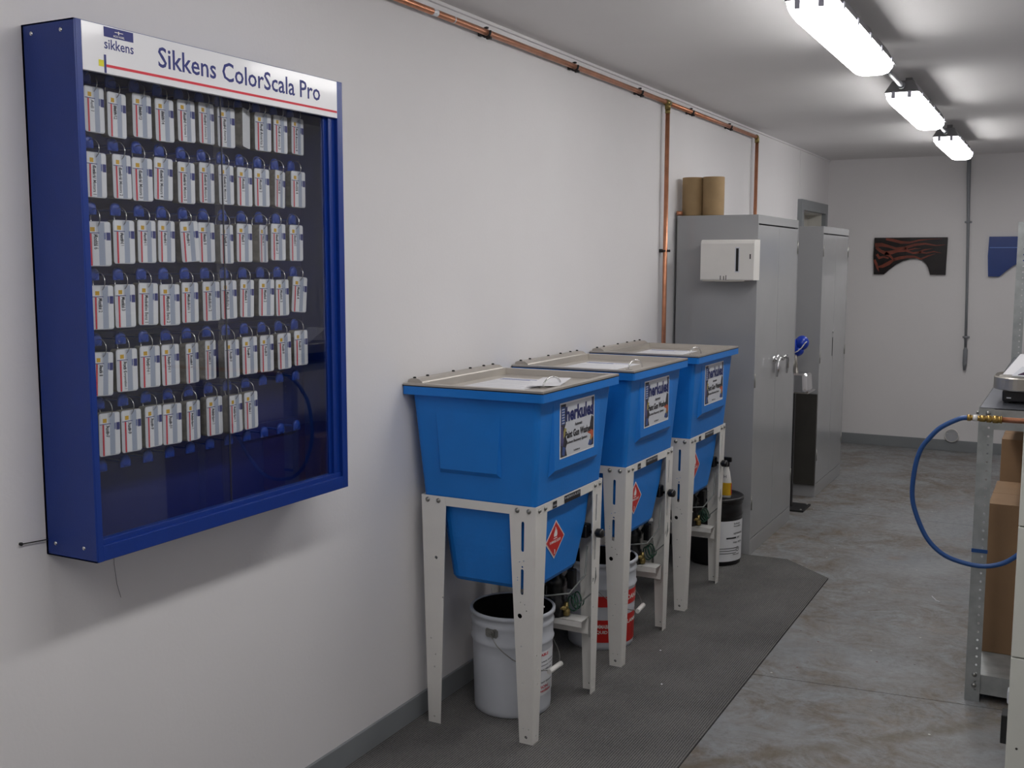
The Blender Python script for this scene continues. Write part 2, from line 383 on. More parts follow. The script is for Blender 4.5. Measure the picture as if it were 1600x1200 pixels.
# ------------------------------------------------------------------ carpet runner
mb = MB(); lo = [(.012, .3), (.935, .3), (.935, 5.365), (.669, 5.612), (.45, 5.600), (.012, 5.600)]
mb.loft([[(x, y, 0) for x, y in lo], [(x, y, .006) for x, y in lo]])
tag(mb.build('floor_mat', M['mat']), 'long dark grey ribbed carpet runner under the blue washers', 'floor mat')

# ------------------------------------------------------------------ ceiling lights
def light_proto():
    r = thing('fluorescent_light', 'x', 'ceiling light', (0, 0, 0), 'sealed fluorescent lights along the ceiling')
    hw = .0755; L = 1.235
    def sec(y, w, ztop, zb, w2): return [(-w, y, ztop), (-w, y, -.0), (-w2, y, zb), (w2, y, zb), (w, y, 0), (w, y, ztop)]
    h = MB()
    loops = [[(-hw*.62, .03, .055), (-hw, .0, .0), (hw, .0, .0), (hw*.62, .03, .055)], [(-hw*.62, L-.03, .055), (-hw, L, .0), (hw, L, .0), (hw*.62, L-.03, .055)]]
    h.loft(loops)
    for y in (.25, L-.25): h.box(-.015, .015, y-.02, y+.02, .055, .098)
    h.build('housing', M['housing'], r)
    d = MB(); loops = []
    for y, k, dz in ((0.002, .9, -.012), (.015, .96, -.03), (.05, 1, -.046), (.1, 1, -.05), (L-.12, 1, -.05), (L-.06, .98, -.046), (L-.02, .93, -.03), (L-.002, .86, -.01)):
        w = hw*k*.98
        loops.append([(-w, y, -.001), (-w*.97, y, dz*.45), (-w*.8, y, dz*.85), (-w*.45, y, dz), (w*.45, y, dz), (w*.8, y, dz*.85), (w*.97, y, dz*.45), (w, y, -.001)])
    d.loft(loops, sm=False); d.build('diffuser', M['lamp'], r)
    for sx in (-1, 1):
        for k in range(5):
            y = .12+k*(L-.24)/4
            MB().box(sx*hw-.004, sx*hw+.004, y-.012, y+.012, -.014, .008).build('latch', M['clip'], r)
    for x in (-.035, .035): MB().box(x-.009, x+.009, -.006, .006, -.026, .004, bev=.003).build('latch', M['clip'], r)
    return r
lp = light_proto()
LZ = 2.360; LSTEP = 1.968; LY = 3.30; LL = 1.235
names = {0: 'lit sealed fluorescent ceiling light nearest the camera, cut by the top edge', 1: 'lit sealed fluorescent ceiling light in the middle of the row', 2: 'lit sealed fluorescent ceiling light farthest down the hall',
         -2: 'lit sealed fluorescent ceiling light behind the camera', -1: 'lit sealed fluorescent ceiling light opposite the blue display cabinet'}
first = True
for k in (0, 1, 2, -1, -2):
    o = lp if first else copy_tree(lp); first = False
    o.location = (1.216-.0155*k, LY+k*LSTEP, LZ); o.rotation_euler = (0, 0, .009); o['label'] = names[k]
for k in (0, 1):
    y0 = LY+k*LSTEP+LL
    XC = 1.2-.0155*k; mb = MB().tube([(XC+.003, y0-.03, LZ+.03), (XC-.001, y0+LSTEP-LL+.03, LZ+.03)], .011, 10)
    mb.lathe([(0, 0), (.017, 0), (.017, .03), (0, .03)], (XC+.003, y0-.005, LZ+.03), 'Y', 12).lathe([(0, 0), (.017, 0), (.017, .03), (0, .03)], (XC-.001, y0+LSTEP-LL-.025, LZ+.03), 'Y', 12)
    tag(mb.build('conduit', M['conduit']), ['short grey conduit joining the first and second ceiling lights', 'short grey conduit joining the second and third ceiling lights'][k], 'conduit', 'conduits between ceiling lights')

# ------------------------------------------------------------------ blue colour display cabinet
BX, Y0, Y1, Z0, Z1 = .1557, 1.5419, 2.4278, .9476, 2.0704
bc = thing('display_cabinet', 'large navy blue wall cabinet with glass doors holding colour card packs', 'cabinet', (0, (Y0+Y1)/2, Z0))
mb = MB()
mb.box(0, .006, Y0, Y1, Z0, Z1, 1)                                   # back
mb.box(0, BX, Y0, Y0+.003, Z0, Z1).box(0, BX, Y1-.003, Y1, Z0, Z1)     # sides
mb.box(0, BX, Y0, Y1, Z0, Z0+.003).box(0, BX, Y0, Y1, Z1-.003, Z1)
mb.build('body', [M['navy'], M['navyin']], bc)
mb = MB()
GL, GR, GB, GT = Y0+.0175, Y1-.05, Z0+.046, 1.976
mb.loft([[(BX-.004, Y0, Z0), (BX+.001, Y0+.004, Z0), (BX+.001, GL, Z0), (BX-.012, GL, Z0)], [(BX-.004, Y0, Z1), (BX+.001, Y0+.004, Z1), (BX+.001, GL, Z1), (BX-.012, GL, Z1)]])
mb.box(BX-.02, BX+.001, Y1-.024, Y1, Z0, Z1, bev=.0015)
mb.box(BX-.024, BX-.010, GR, Y1-.022, Z0+.03, GT+.004)
mb.box(BX-.028, BX-.018, GR-.012, GR, Z0+.03, GT+.004)
mb.box(BX-.014, BX+.001, GL, Y1-.024, Z0, Z0+.034, bev=.0015)
mb.box(BX-.026, BX-.006, GL, Y1-.024, Z0+.030, GB, bev=.0015)
mb.build('door_frame', M['navy'], bc)
# header sign
sg = MB().box(BX-.01, BX+.0015, GL, Y1-.024, GT-.004, Z1-.001, bev=.0008).build('header_sign', M['sign'], bc)
NR = (0, 1, 0); UP = (0, 0, 1); SX = BX+.0017
t = MB()
text(t, 'Sikkens ColorScala Pro', (SX, 1.763, 2.0075), NR, UP, width=.567, height=.0445, bold=.012, mi=0)
quad(t, (SX, 0, 0), NR, UP, 1.616, 1.694, 2.047, 2.067, 0)
text(t, 'sikkens', (SX, 1.616, 2.0225), NR, UP, width=.078, height=.0205, bold=.012)
text(t, 'AKZO NOBEL', (SX+.0006, 1.640, 2.0495), NR, UP, width=.030, height=.0042, bold=.01, mi=1)
# small figure with arms outstretched on the blue block
quad(t, (SX, 0, 0), NR, UP, 1.6535, 1.6555, 2.0555, 2.0625, 1, n=.0006)
quad(t, (SX, 0, 0), NR, UP, 1.644, 1.666, 2.0592, 2.0604, 1, n=.0006)
quad(t, (SX, 0, 0), NR, UP, 1.614, 1.619, GT-.003, 2.010, 0, n=.0004)
quad(t, (SX, 0, 0), NR, UP, 1.600, 1.613, 1.985, 1.998, 3)
quad(t, (SX, 0, 0), NR, UP, 1.619, Y1-.026, 1.9855, 1.9910, 2)
t.build('printed_lettering', [M['navyink'], M['whiteink'], M['red'], M['yellow']], sg)
# sliding glass panes
YM = 1.952
MB().box(BX-.0165, BX-.0135, GL-.006, YM+.022, GB-.004, GT).build('glass_pane', M['glass'], bc)
MB().box(BX-.0235, BX-.0205, YM-.004, GR, GB-.004, GT).build('glass_pane', M['glass'], bc)
MB().box(BX-.020, BX-.0168, YM+.020, YM+.022, GB, GT).build('pane_edge_strip', M['greyink'], bc)
for (y, x) in ((Y0, .03), (Y0, .118)):
    for z in (Z0+.028, Z1-.02):
        MB().lathe([(.0045, 0), (.004, -.002), (0, -.003)], (x, y, z), 'Y', 10).build('screw', M['chrome'], bc)
MB().box(.0065, .0075, 2.146, 2.153, 1.182, 1.197).build('sticker', M['paper'], bc)

rows = [
 [(1.639,1.953),(1.7,1.948),(1.771,1.955),(1.837,1.953),(1.905,1.959),(1.971,1.961),(2.039,1.959),(2.112,1.964),(2.174,1.962),(2.242,1.963),(2.312,1.965)],
 [(1.638,1.816),(1.707,1.817),(1.765,1.815),(1.83,1.82),(1.9,1.816),(1.967,1.82),(2.033,1.82),(2.1,1.819),(2.164,1.821),(2.237,1.821),(2.31,1.825)],
 [(1.635,1.67),(1.706,1.675),(1.772,1.677),(1.832,1.678),(1.9,1.679),(1.959,1.678),(2.029,1.675),(2.094,1.679),(2.166,1.678),(2.224,1.683),(2.297,1.682)],
 [(1.64,1.533),(1.702,1.534),(1.771,1.536),(1.835,1.532),(1.9,1.535),(1.97,1.536),(2.031,1.538),(2.1,1.539),(2.174,1.539),(2.234,1.537),(2.312,1.543)],
 [(1.636,1.388),(1.7,1.391),(1.768,1.393),(1.83,1.392),(1.9,1.39),(1.962,1.393),(2.036,1.389),(2.102,1.393),(2.168,1.393),(2.237,1.394),(2.307,1.398)],
 [(1.645,1.254),(1.706,1.253),(1.772,1.254),(1.83,1.252),(1.898,1.251),(1.969,1.253),(2.044,1.249),(2.101,1.251)]]
prints = [
 ['Audi 1','BMW 2','BMW 3','BMW 4','Chrysler America 1','Chrysler America 2','Chrysler America 3','','Ford America 2','Ford America 3','Ford America 4'],
 ['General Motors 1','General Motors 2','General Motors 3','General Motors 4','General Motors 5','General Motors 6','General Motors 7','Honda 1','Honda 2','Honda 3','Honda 4'],
 ['Honda 6','Hyundai 1','Hyundai 2','Hyundai 3','Hyundai 4','Isuzu 1','Jaguar 1','Kia 1','Kia 2','Land Rover 1','Lexus 1'],
 ['Mazda 2','Mazda 3','Mercedes Benz 1','Mercedes Benz 2','Mitsubishi 1','Mitsubishi 2','Mitsubishi 3','Nissan 1','Nissan 2','Nissan 3','Nissan 4'],
 ['Saab 1','Saturn Corporation 1','Subaru-Fuji 1','Subaru-Fuji 2','Suzuki 1','Suzuki 2','Toyota 1','Toyota 2','Toyota 3','Toyota 4','Toyota 5'],
 ['Toyota 7','Toyota 8','Toyota 9','Toyota 10','Volkswagen 1','Volkswagen 2','Volkswagen 3','Volvo 1']]
# hook rails and hooks (parts of the cabinet)
hook = None
for r in range(7):
    z = [1.953+.028, 1.846, 1.705, 1.563, 1.420, 1.280, 1.140][r]
    MB().box(.006, .016, Y0+.02, GR, z-.034, z+.006).build('hook_rail', M['navyin'], bc)
    for c in range(11):
        y = 1.638+c*.0672
        if hook is None:
            h = MB().box(-.062, -.006, -.005, .005, -.004, .0)
            h.lathe([(0, .004), (.009, .004), (.0145, .001), (.0145, -.003), (0, -.003)], (-.003, 0, 0), 'X', 14)
            h.box(-.006, -.001, -.0145, .0145, -.014, 0, bev=.002)
            hook = h.build('hook', M['hookblue'], None); hook.parent = bc; o = hook
        else: o = hook.copy(); COL.objects.link(o); o.parent = bc
        o.location = Vector((.074, y, z-.006))-bc.location
# card pack prototype: origin at the ring's top
ordn = ['first', 'second', 'third', 'fourth', 'fifth', 'sixth', 'seventh', 'eighth', 'ninth', 'tenth', 'last']
rown = ['top', 'second', 'third', 'fourth', 'fifth', 'bottom']
W, H, CT = .0285, .0955, -.028
def card_outline(w, h, r=.006):
    return [(y, z) for y, z, _ in rrect(-w, w, -h, 0, 0, r, 3)]
def pack_proto(white=False):
    g = thing('colour_card_pack', 'x', 'colour cards', (0, 0, 0), 'colour card packs hanging in the display cabinet')
    mb = MB(); o = card_outline(W, H)
    mb.loft([[(-.020, y, CT+z) for y, z in o], [(-.001, y, CT+z) for y, z in o]])
    mb.build('card_stack', M['cardedge'], g)
    mb = MB(); mb.loft([[(-.001, y, CT+z) for y, z in o], [(0.0, y, CT+z) for y, z in o]], 0)
    P = lambda u0, u1, v0, v1, mi, n=.0001: quad(mb, (0, 0, 0), NR, UP, -W+2*W*u0, -W+2*W*u1, CT-H*v1, CT-H*v0, mi, n, .0002)
    if not white:
        P(.50, .74, .02, .985, 1); P(.76, .97, .42, .97, 2); P(.76, .95, .02, .24, 2); P(.06, .42, .02, .25, 2)
        P(.26, .50, .27, .98, 2)
        P(.16, .23, .27, .99, 3, .0003); P(.18, .36, .13, .225, 4, .0003); P(.03, .54, .25, .266, 5, .0003)
        P(.82, .98, .245, .42, 6, .0003); P(.72, .79, .25, .40, 7, .0003)
    mb.build('front_card', [M['cardw'] if white else M['cardg'], M['cardb'], M['cardw'], M['red'], M['gold'], M['navyink'], M['navyink'], M['paperblue']], g)
    mb = MB(); rr = .0205
    mb.tube([(-.011+rr*math.cos(a), 0, -.0205+rr*math.sin(a)) for a in [k*2*PI/20 for k in range(21)]], .0011, 6, cap=False)
    mb.build('ring', M['ringsteel'], g)
    return g
pp = pack_proto(); pw = pack_proto(True)  # second pack: glare of direct light put into a whiter front card
used = {0: 0, 1: 0}
tilt = {(2, 4): -3.2, (3, 10): 5, (3, 7): 2.5, (3, 8): 2.2, (0, 7): 2.5, (4, 0): 3, (1, 9): 3.0, (1, 3): 2, (3, 2): 2}
yawd = {(4, 4): -14, (4, 5): -18, (5, 4): -12, (5, 6): -8, (0, 7): -24, (2, 0): 14, (2, 8): -20, (2, 6): -10, (1, 9): -14}
for r, row in enumerate(rows):
    n = len(row)
    for c, (y, z) in enumerate(row):
        wh = (r, c) == (0, 7)
        if wh: g = pw
        elif used[0] == 0: g = pp; used[0] = 1
        else: g = copy_tree(pp)
        g.location = (.095, y, z-CT)
        g.rotation_euler = (math.radians(-tilt.get((r, c), random.uniform(-.3, 1.2))), 0, math.radians(-yawd.get((r, c), random.uniform(-7, 5))))
        if n == 11: pos = ordn[c] if c < 10 else 'last'
        else: pos = ordn[c] if c < n-1 else 'last'
        lab = f'ringed colour card pack, {pos} from the left in the {rown[r]} row of the cabinet'
        if pos == 'last': lab = f'ringed colour card pack at the right end of the {rown[r]} row of the cabinet'
        if wh: lab = 'blank colour card pack in the top row, its caught light painted white'
        g['label'] = lab
        if prints[r][c]:
            mb = MB(); s = prints[r][c]
            q_ = textmesh(s, .012); wd = min(.062, (q_[2]-q_[1])/(q_[4]-q_[3])*.0098*.70)
            text(mb, s, (.0006, -W+2*W*.31, CT-H*.29), (0, 0, -1), (0, 1, 0), width=wd, height=.0098, bold=.016)
            o = mb.build('printed_name', M['greyink'], None); o.parent = g

# nail with a wire end and a loose thread below the cabinet
mb = MB().tube([(.006, 1.476, .986), (.006, 1.545, .981)], .0014, 6); mb.lathe([(0, .008), (.004, .006), (.003, 0)], (0, 1.476, .986), 'X', 8)
tag(mb.build('nail_wire', M['dark']), 'thin dark wire on a nail at the left of the blue cabinet', 'wire')
tag(MB().tube([(.004, 1.722, .949), (.004, 1.720, .88), (.004, 1.726, .83), (.004, 1.736, .795)], .0006, 5).build('loose_thread', M['greyink']), 'thin grey thread hanging below the blue cabinet', 'thread')

# ------------------------------------------------------------------ gun washers
def washer():
    g = thing('gun_washer', 'x', 'gun washer', (0, 0, 0), 'blue paint gun washers on white stands')
    HX, HY, ZR = .26, .312, 1.172
    # tub: rim band + tapering body + lower tank
    mb = MB()
    bx = lambda z: .210+(.236-.210)*(z-.795)/(1.138-.795); by = lambda z: .264+(.291-.264)*(z-.795)/(1.138-.795)
    secs = [rrect(-.128, .176, -.215, .130, .506, .035), rrect(-.135, .184, -.226, .140, .520, .04), rrect(-.150, .192, -.24, .205, .66, .04),
            rrect(-.165, .197, -.25, .235, .794, .04), rrect(-.209, .209, -.263, .263, .795, .014)]
    secs += [rrect(-bx(z), bx(z), -by(z), by(z), z, .018) for z in (.80, .9, 1.0, 1.138)]
    secs += [rrect(-HX, HX, -HY, HY, 1.138, .008), rrect(-HX, HX, -HY, HY, 1.165, .008), rrect(-HX+.03, HX-.03, -HY+.03, HY-.03, 1.150, .008)]
    mb.loft(secs, sm=False)
    tub = mb.build('tub', M['blue'], g)
    # raised wedge panels (near side, far side, front)
    def wedge(pts_out, pts_in, name):
        MB().loft([pts_in, pts_out]).build(name, M['blue'], tub)
    for s in (-1, 1):
        yo = lambda z: s*(.2885-.003*(1.087-z)/.187)
        zt, zb = 1.087, .895; cx = -.024
        out = [(cx-.121, s*by(zt)*1.0005, zt), (cx+.121, s*by(zt)*1.0005, zt), (cx+.106, yo(zb), zb), (cx-.106, yo(zb), zb)]
        inn = [(cx-.125, s*(by(zt)-.01), zt+.004), (cx+.125, s*(by(zt)-.01), zt+.004), (cx+.118, s*(by(zb-.02)-.004), zb-.02), (cx-.118, s*(by(zb-.02)-.004), zb-.02)]
        wedge(out, inn, 'raised_panel')
    zt, zb = 1.125, .900
    xo = .2365
    out = [(bx(zt)*1.001, -.185, zt), (bx(zt)*1.001, .195, zt), (xo-.002, .180, zb), (xo-.002, -.172, zb)]
    inn = [(bx(zt)-.01, -.195, zt+.004), (bx(zt)-.01, .20, zt+.004), (bx(zb-.025)-.003, .19, zb-.025), (bx(zb-.025)-.003, -.186, zb-.025)]
    wedge(out, inn, 'raised_panel')
    # lid
    mb = MB()
    t0, t1, tz = 1.168, 1.1745, 1.153
    def ring_pts(d, z, dx0=0): return [(-HX+.002+d+dx0, -HY+.002+d, z), (HX-.002-d, -HY+.002+d, z), (HX-.002-d, HY-.002-d, z), (-HX+.002+d+dx0, HY-.002-d, z)]
    mb.loft([ring_pts(0, t0), ring_pts(0, t1), ring_pts(.026, t1, .04), ring_pts(.031, tz, .04)], cap0=False)
    lid = mb.build('lid', M['lidsteel'], g)
    MB().loft([ring_pts(.004, 1.1652), ring_pts(-.0015, 1.1652), ring_pts(-.0015, 1.1682), ring_pts(.004, 1.1682)], cap0=False, cap1=False).build('gasket', M['black'], lid)
    mb = MB()
    prof = [(-HX+.002, t1), (-HX+.004, t1+.008), (-HX+.016, t1+.013), (-HX+.045, t1+.012), (-HX+.058, t1+.004), (-HX+.060, t1)]
    mb.loft([[(x, -HY+.03, z) for x, z in prof], [(x, HY-.03, z) for x, z in prof]])
    hr = mb.build('hinge_rail', M['lidsteel'], lid)
    for y in (-.27, -.19, -.02, .1, .2, .27):
        MB().lathe([(0, .006), (.005, .005), (.006, 0)], (-HX+.022, y, t1+.012 if abs(y) < .28 else t1), 'Z', 8).build('rivet', M['dark'], lid)
    # instruction sheets in the tray
    mb = MB().box(-.13, .10, -.20, .16, tz, tz+.0012, 0)
    for k, (y, w, mi) in enumerate(((.13, .18, 1), (.11, .12, 1), (.06, .19, 2), (.03, .16, 2), (0, .19, 2), (-.05, .18, 2), (-.09, .19, 2), (-.14, .15, 2))):
        mb.box(-.12, -.12+w, y-.004, y+(.006 if mi == 1 else 0), tz+.0012, tz+.0016, mi)
    mb.build('instruction_sheet', [M['paper'], M['paperblue'], M['cardg']], lid)
    # wire pull handle
    MB().tube([(.150+.012*math.cos(a), -.02+.045*math.cos(a), tz+.001+.034*math.sin(a)) for a in [PI*k/12 for k in range(13)]], .003, 8).build('pull_handle', M['chrome'], lid)
    MB().box(.13, .17, -.075, .035, tz, tz+.003, bev=.001).build('handle_plate', M['lidsteel'], lid)
    # white stand: rails, legs, bolts
    FZ = .797; cx_t, cy_t, cx_b, cy_b = .2145, .2685, .200, .257
    cX = lambda z: cx_b+(cx_t-cx_b)*z/FZ; cY = lambda z: cy_b+(cy_t-cy_b)*z/FZ
    slots = [slot(.045, .697, .011, .100), slot(.045, .547, .011, .086), circ(.052, .432, .0085), circ(.040, .617, .0022, 6), circ(.055, .613, .0022, 6), circ(.045, .597, .0035, 8),
             circ(.028, .452, .0028, 6), circ(.062, .560, .0022, 6), circ(.062, .551, .0022, 6), circ(.05, .478, .0022, 6), circ(.035, .472, .0022, 6), circ(.03, .25, .003, 6), circ(.038, .205, .003, 6), circ(.045, .33, .003, 6), circ(.024, .022, .006, 8), circ(.015, .05, .0025, 6), circ(.035, .05, .0025, 6)]
    plain = [circ(.05, .585, .006, 8), circ(.072, .45, .003, 6), circ(.02, .30, .003, 6), circ(.036, .245, .003, 6), circ(.03, .20, .003, 6), circ(.024, .022, .004, 6)]
    def flange(mb, sx, sy, face, wt, wb, holes):
        out = [(0, .0), (wb, .0), (wt, FZ-.028), (wt, FZ), (0, FZ)]
        me = plate2d(out, holes, .0028)
        if face == 'y': mb.mesh(me, lambda c: (sx*(cX(c.y)-c.x), sy*(cY(c.y)+c.z), c.y))
        else: mb.mesh(me, lambda c: (sx*(cX(c.y)+c.z), sy*(cY(c.y)-c.x), c.y))
        bpy.data.meshes.remove(me)
    for sx in (-1, 1):
        for sy in (-1, 1):
            mb = MB()
            flange(mb, sx, sy, 'y', .094, .047, slots if sx == -sy else plain)
            flange(mb, sx, sy, 'x', .082, .042, slots if sx == sy else plain[1:])
            mb.build('leg', M['white'], g)
    for s in (-1, 1):
        MB().box(-cx_t+.0001, cx_t-.0001, s*cy_t-.0022 if s > 0 else -cy_t-.0002, cy_t+.0002 if s > 0 else -cy_t+.0022, FZ-.030, FZ-.0002).build('rail', M['white'], g)
        MB().box(s*cx_t-.0022 if s > 0 else -cx_t-.0002, cx_t+.0002 if s > 0 else -cx_t+.0022, -cy_t+.0001, cy_t-.0001, FZ-.030, FZ-.0002).build('rail', M['white'], g)
    bolt = None
    for face, sx, sy in [(f, a, b) for f in 'yx' for a in (-1, 1) for b in (-1, 1)]:
        for d in (.024, .066):
            if face == 'y': p = (sx*(cx_t-d), sy*(cy_t+.0014), FZ-.015); rz = 0 if sy > 0 else PI
            else: p = (sx*(cx_t+.0014), sy*(cy_t-d), FZ-.015); rz = -PI/2 if sx > 0 else PI/2
            if bolt is None:
                bolt = MB().lathe([(0, .0065), (.004, .0058), (.0062, .003), (.0066, .0008), (.0085, .0008), (.0085, 0)], (0, 0, 0), 'Y', 10).build('bolt', M['tin'], g); o = bolt
            else: o = bolt.copy(); COL.objects.link(o); o.parent = g
            o.location = p; o.rotation_euler = (0, 0, rz)
    # small data plates on the front rail
    pl = MB()
    quad(pl, (cx_t+.0016, 0, 0), NR, UP, -.145, -.115, FZ-.028, FZ-.006, 0)
    quad(pl, (cx_t+.0016, 0, 0), NR, UP, -.055, .075, FZ-.029, FZ-.004, 0)
    text(pl, 'herkules', (cx_t+.0022, -.143, FZ-.022), NR, UP, width=.026, height=.008, mi=1)
    text(pl, 'HERKULES', (cx_t+.0022, -.050, FZ-.016), NR, UP, width=.12, height=.008, mi=1)
    pl.build('data_plate', [M['blackink'], M['cardg']], g)
    # poster on the front panel
    import_z0, import_z1 = .932, 1.116
    zc = lambda z: xo-.002+(bx(1.125)*1.001-(xo-.002))*(z-.9)/(1.125-.9)
    o0 = Vector((zc(.932)+.0006, 0, .932)); up = (Vector((zc(1.112), 0, 1.112))-Vector((zc(.932), 0, .932))).normalized()
    PW0, PW1, PH = -.138, .142, .184
    mb = MB(); q = lambda a, b, c, d, mi, n=0: quad(mb, o0, NR, up, a, b, c, d, mi, n, .0004)
    q(PW0, PW1, 0, PH, 0); q(PW0+.006, PW1-.006, .005, PH-.005, 1, .0003)
    def pg(pts, mi, n): 
        A_ = [o0+Vector(NR)*u_+up*v_+Vector(NR).cross(up)*n for u_, v_ in pts]; mb.loft([A_, [p_+Vector(NR).cross(up)*.0004 for p_ in A_]], mi)
    L0, R0 = PW0+.006, PW1-.006
    pg([(L0, .005), (L0+.050, .005), (L0+.040, .030), (L0+.052, .050), (L0+.036, .075), (L0+.030, .100), (L0+.038, .110), (L0+.038, PH-.005), (L0, PH-.005)], 2, .0006)
    pg([(L0, .045), (L0+.018, .040), (L0+.026, .070), (L0+.014, .105), (L0, .110)], 4, .0009)
    pg([(L0+.004, .112), (L0+.032, .112), (L0+.032, .172), (L0+.004, .172)], 5, .0009)
    for k in range(6): q(L0+.008, L0+.028, .116+k*.009, .1185+k*.009, 1, .0012)
    pg([(L0+.020, .066), (L0+.036, .074), (L0+.044, .096), (L0+.030, .100), (L0+.022, .088)], 3, .0010)
    pg([(L0+.010, .012), (L0+.030, .008), (L0+.036, .034), (L0+.014, .040)], 5, .0009)
    pg([(R0-.020, PH-.005), (R0-.014, PH-.045), (R0-.018, .120), (R0, .112), (R0, PH-.005)], 4, .0006)
    pg([(R0-.012, PH-.005), (R0-.010, PH-.030), (R0, PH-.035), (R0, PH-.005)], 2, .0009)
    pg([(R0-.034, .062), (R0-.030, .090), (R0-.018, .116), (R0-.006, .108), (R0, .112), (R0, .012), (R0-.018, .010), (R0-.012, .040)], 2, .0007)
    pg([(R0-.052, .060), (R0-.026, .068), (R0-.006, .062), (R0-.004, .042), (R0-.018, .030), (R0-.024, .050)], 6, .0010)
    pg([(R0-.046, .016), (R0-.022, .010), (R0-.010, .024), (R0-.020, .036), (R0-.036, .032)], 7, .0010)
    pg([(R0-.030, .030), (R0-.022, .028), (R0-.018, .044), (R0-.026, .046)], 3, .0013)
    ps = mb.build('poster', [M['cardw'], M['cardg'], M['pdark'], M['pgold'], M['pviolet'], M['pblue'], M['porange'], M['pblue']], g)
    mb = MB()
    def T(s, y, v, w, h, b=.02, mi=0): text(mb, s, o0+Vector(NR)*y+up*v, NR, up, width=w, height=h, bold=b, mi=mi, nudge=.0018)
    T('herkules', PW0+.044, .118, .226, .050, .035, 0)
    T('Automatic', -.022, .097, .06, .011, .03, 1)
    T('Paint Gun Washer', -.098, .062, .212, .025, .03, 1)
    T('Solvent Recovery System', -.085, .040, .165, .013, .03, 1)
    T('herkules.us', -.030, .012, .05, .007, .02, 1)
    mb.build('printed_lettering', [M['posternavy'], M['blackink']], ps)
    # red flammable liquid diamond on the lower tank
    bxl = lambda z: .184+(.192-.184)*(z-.52)/(.66-.52)
    c = Vector((bxl(.645)+.0012, -.078, .648)); up2 = (Vector((bxl(.66), 0, .66))-Vector((bxl(.52), 0, .52))).normalized()
    def dia(r, n, mi, mb):
        pts = [c+Vector(NR)*a*r+up2*b*r+Vector((1, 0, 0))*n for a, b in ((1.12, 0), (0, 1), (-1.12, 0), (0, -1))]
        mb.loft([pts, [p+Vector((.0004, 0, 0)) for p in pts]], mi)
    mb = MB(); dia(.067, 0, 1, mb); dia(.063, .0003, 0, mb); dia(.0615, .0006, 1, mb); dia(.060, .0008, 0, mb)
    dm = mb.build('flammable_diamond', [M['redsign'], M['whiteink']], g)
    mb = MB()
    fl_ = [(-.011, .010), (.011, .010), (.013, .018), (.011, .027), (.008, .034), (.006, .026), (.002, .040), (-.004, .045), (-.003, .036), (-.008, .028), (-.013, .020)]
    mb.loft([[c+Vector(NR)*a+up2*b+Vector((k, 0, 0)) for a, b in fl_] for k in (.001, .0016)])
    quad(mb, c, NR, up2, -.014, .014, .003, .006, 0, .001)
    text(mb, 'FLAMMABLE LIQUID', c+Vector(NR)*-.042+up2*-.012+Vector((.0015, 0, 0)), NR, up2, width=.084, height=.011, bold=.03)
    text(mb, '3', c+Vector(NR)*-.005+up2*-.050+Vector((.0015, 0, 0)), NR, up2, height=.016, bold=.03)
    mb.build('flame_symbol', M['whiteink'], dm)
    # cross shelf with pump, fittings and hoses
    mb = MB().box(-.192, .190, .214, .217, .226, .292).box(-.192, .190, .150, .217, .2895, .292).box(-.192, .190, .150, .153, .270, .292)
    mb.build('cross_shelf', M['white'], g)
    mb = MB(); mb.lathe([(0, .292), (.040, .292), (.040, .35), (.034, .356), (.034, .40), (.040, .406), (.040, .43), (.026, .44), (.026, .47), (.030, .475), (.030, .495), (.014, .50), (.014, .52), (0, .52)], (.072, .180, 0), 'Z', 16)
    mb.lathe([(0, .0), (.024, 0), (.024, .07), (0, .07)], (-.03, .18, .33), 'X', 14).box(.125, .150, .165, .20, .40, .47, bev=.004)
    pump = mb.build('pump', M['blackgloss'], g)
    mb = MB().lathe([(0, -.02), (.010, -.02), (.014, -.014), (.014, .004), (.009, .008), (.009, .024), (0, .024)], (.10, .17, .325), 'X', 8)
    mb.lathe([(0, .296), (.011, .296), (.014, .302), (.014, .318), (.008, .322), (.008, .345), (0, .345)], (.118, .18, 0), 'Z', 8)
    mb.build('brass_fitting', M['oldbrass'], pump)
    MB().tube([(.13+.022*math.cos(a), .19-.012*math.cos(a)+.002*k, .335+.030*math.sin(a)) for k, a in [(k, k*2*PI/14) for k in range(44)]], .0028, 6).build('green_tube', M['green'], pump)
    MB().tube([(-.05, .185, .36), (-.04, .19, .45), (-.045, .18, .56)], .008, 8).tube([(.0, .20, .37), (.005, .20, .47), (.0, .19, .56)], .006, 8).build('riser_tube', M['blackgloss'], pump)
    mb = MB().lathe([(0, -.006), (.013, -.006), (.017, -.002), (.017, .016), (.013, .022), (0, .022)], (cX(.61)+.012, .215, .607), 'X', 12)
    mb.lathe([(0, -.02), (.006, -.02), (.006, .012), (0, .012)], (cX(.61), .215, .607), 'X', 8)
    mb.build('valve_knob', M['blackgloss'], g)
    mb = MB().box(.150, .188, .197, .240, .585, .635, bev=.006).build('valve_body', M['blackgloss'], g)
    MB().tube([(.165, .225, .625), (.150, .232, .640), (.134, .234, .625), (.126, .232, .57), (.124, .226, .51), (.115, .216, .45), (.09, .20, .40), (.065, .19, .38)], .0085, 10).tube([(.02, .20, .30), (.015, .205, .42), (.02, .20, .50)], .007, 8).build('black_hose', M['black'], g)
    MB().tube([(.19, .20, .56), (.195, .17, .46), (.17, .09, .41), (.12, .0, .42), (.06, -.05, .47)], .0032, 6).tube([(.205, .235, .50), (.212, .228, .44), (.20, .22, .38), (.16, .19, .34)], .0026, 6).build('grey_tube', M['greytube'], g)
    return g
w0 = washer(); ws = [w0, copy_tree(w0), copy_tree(w0)]
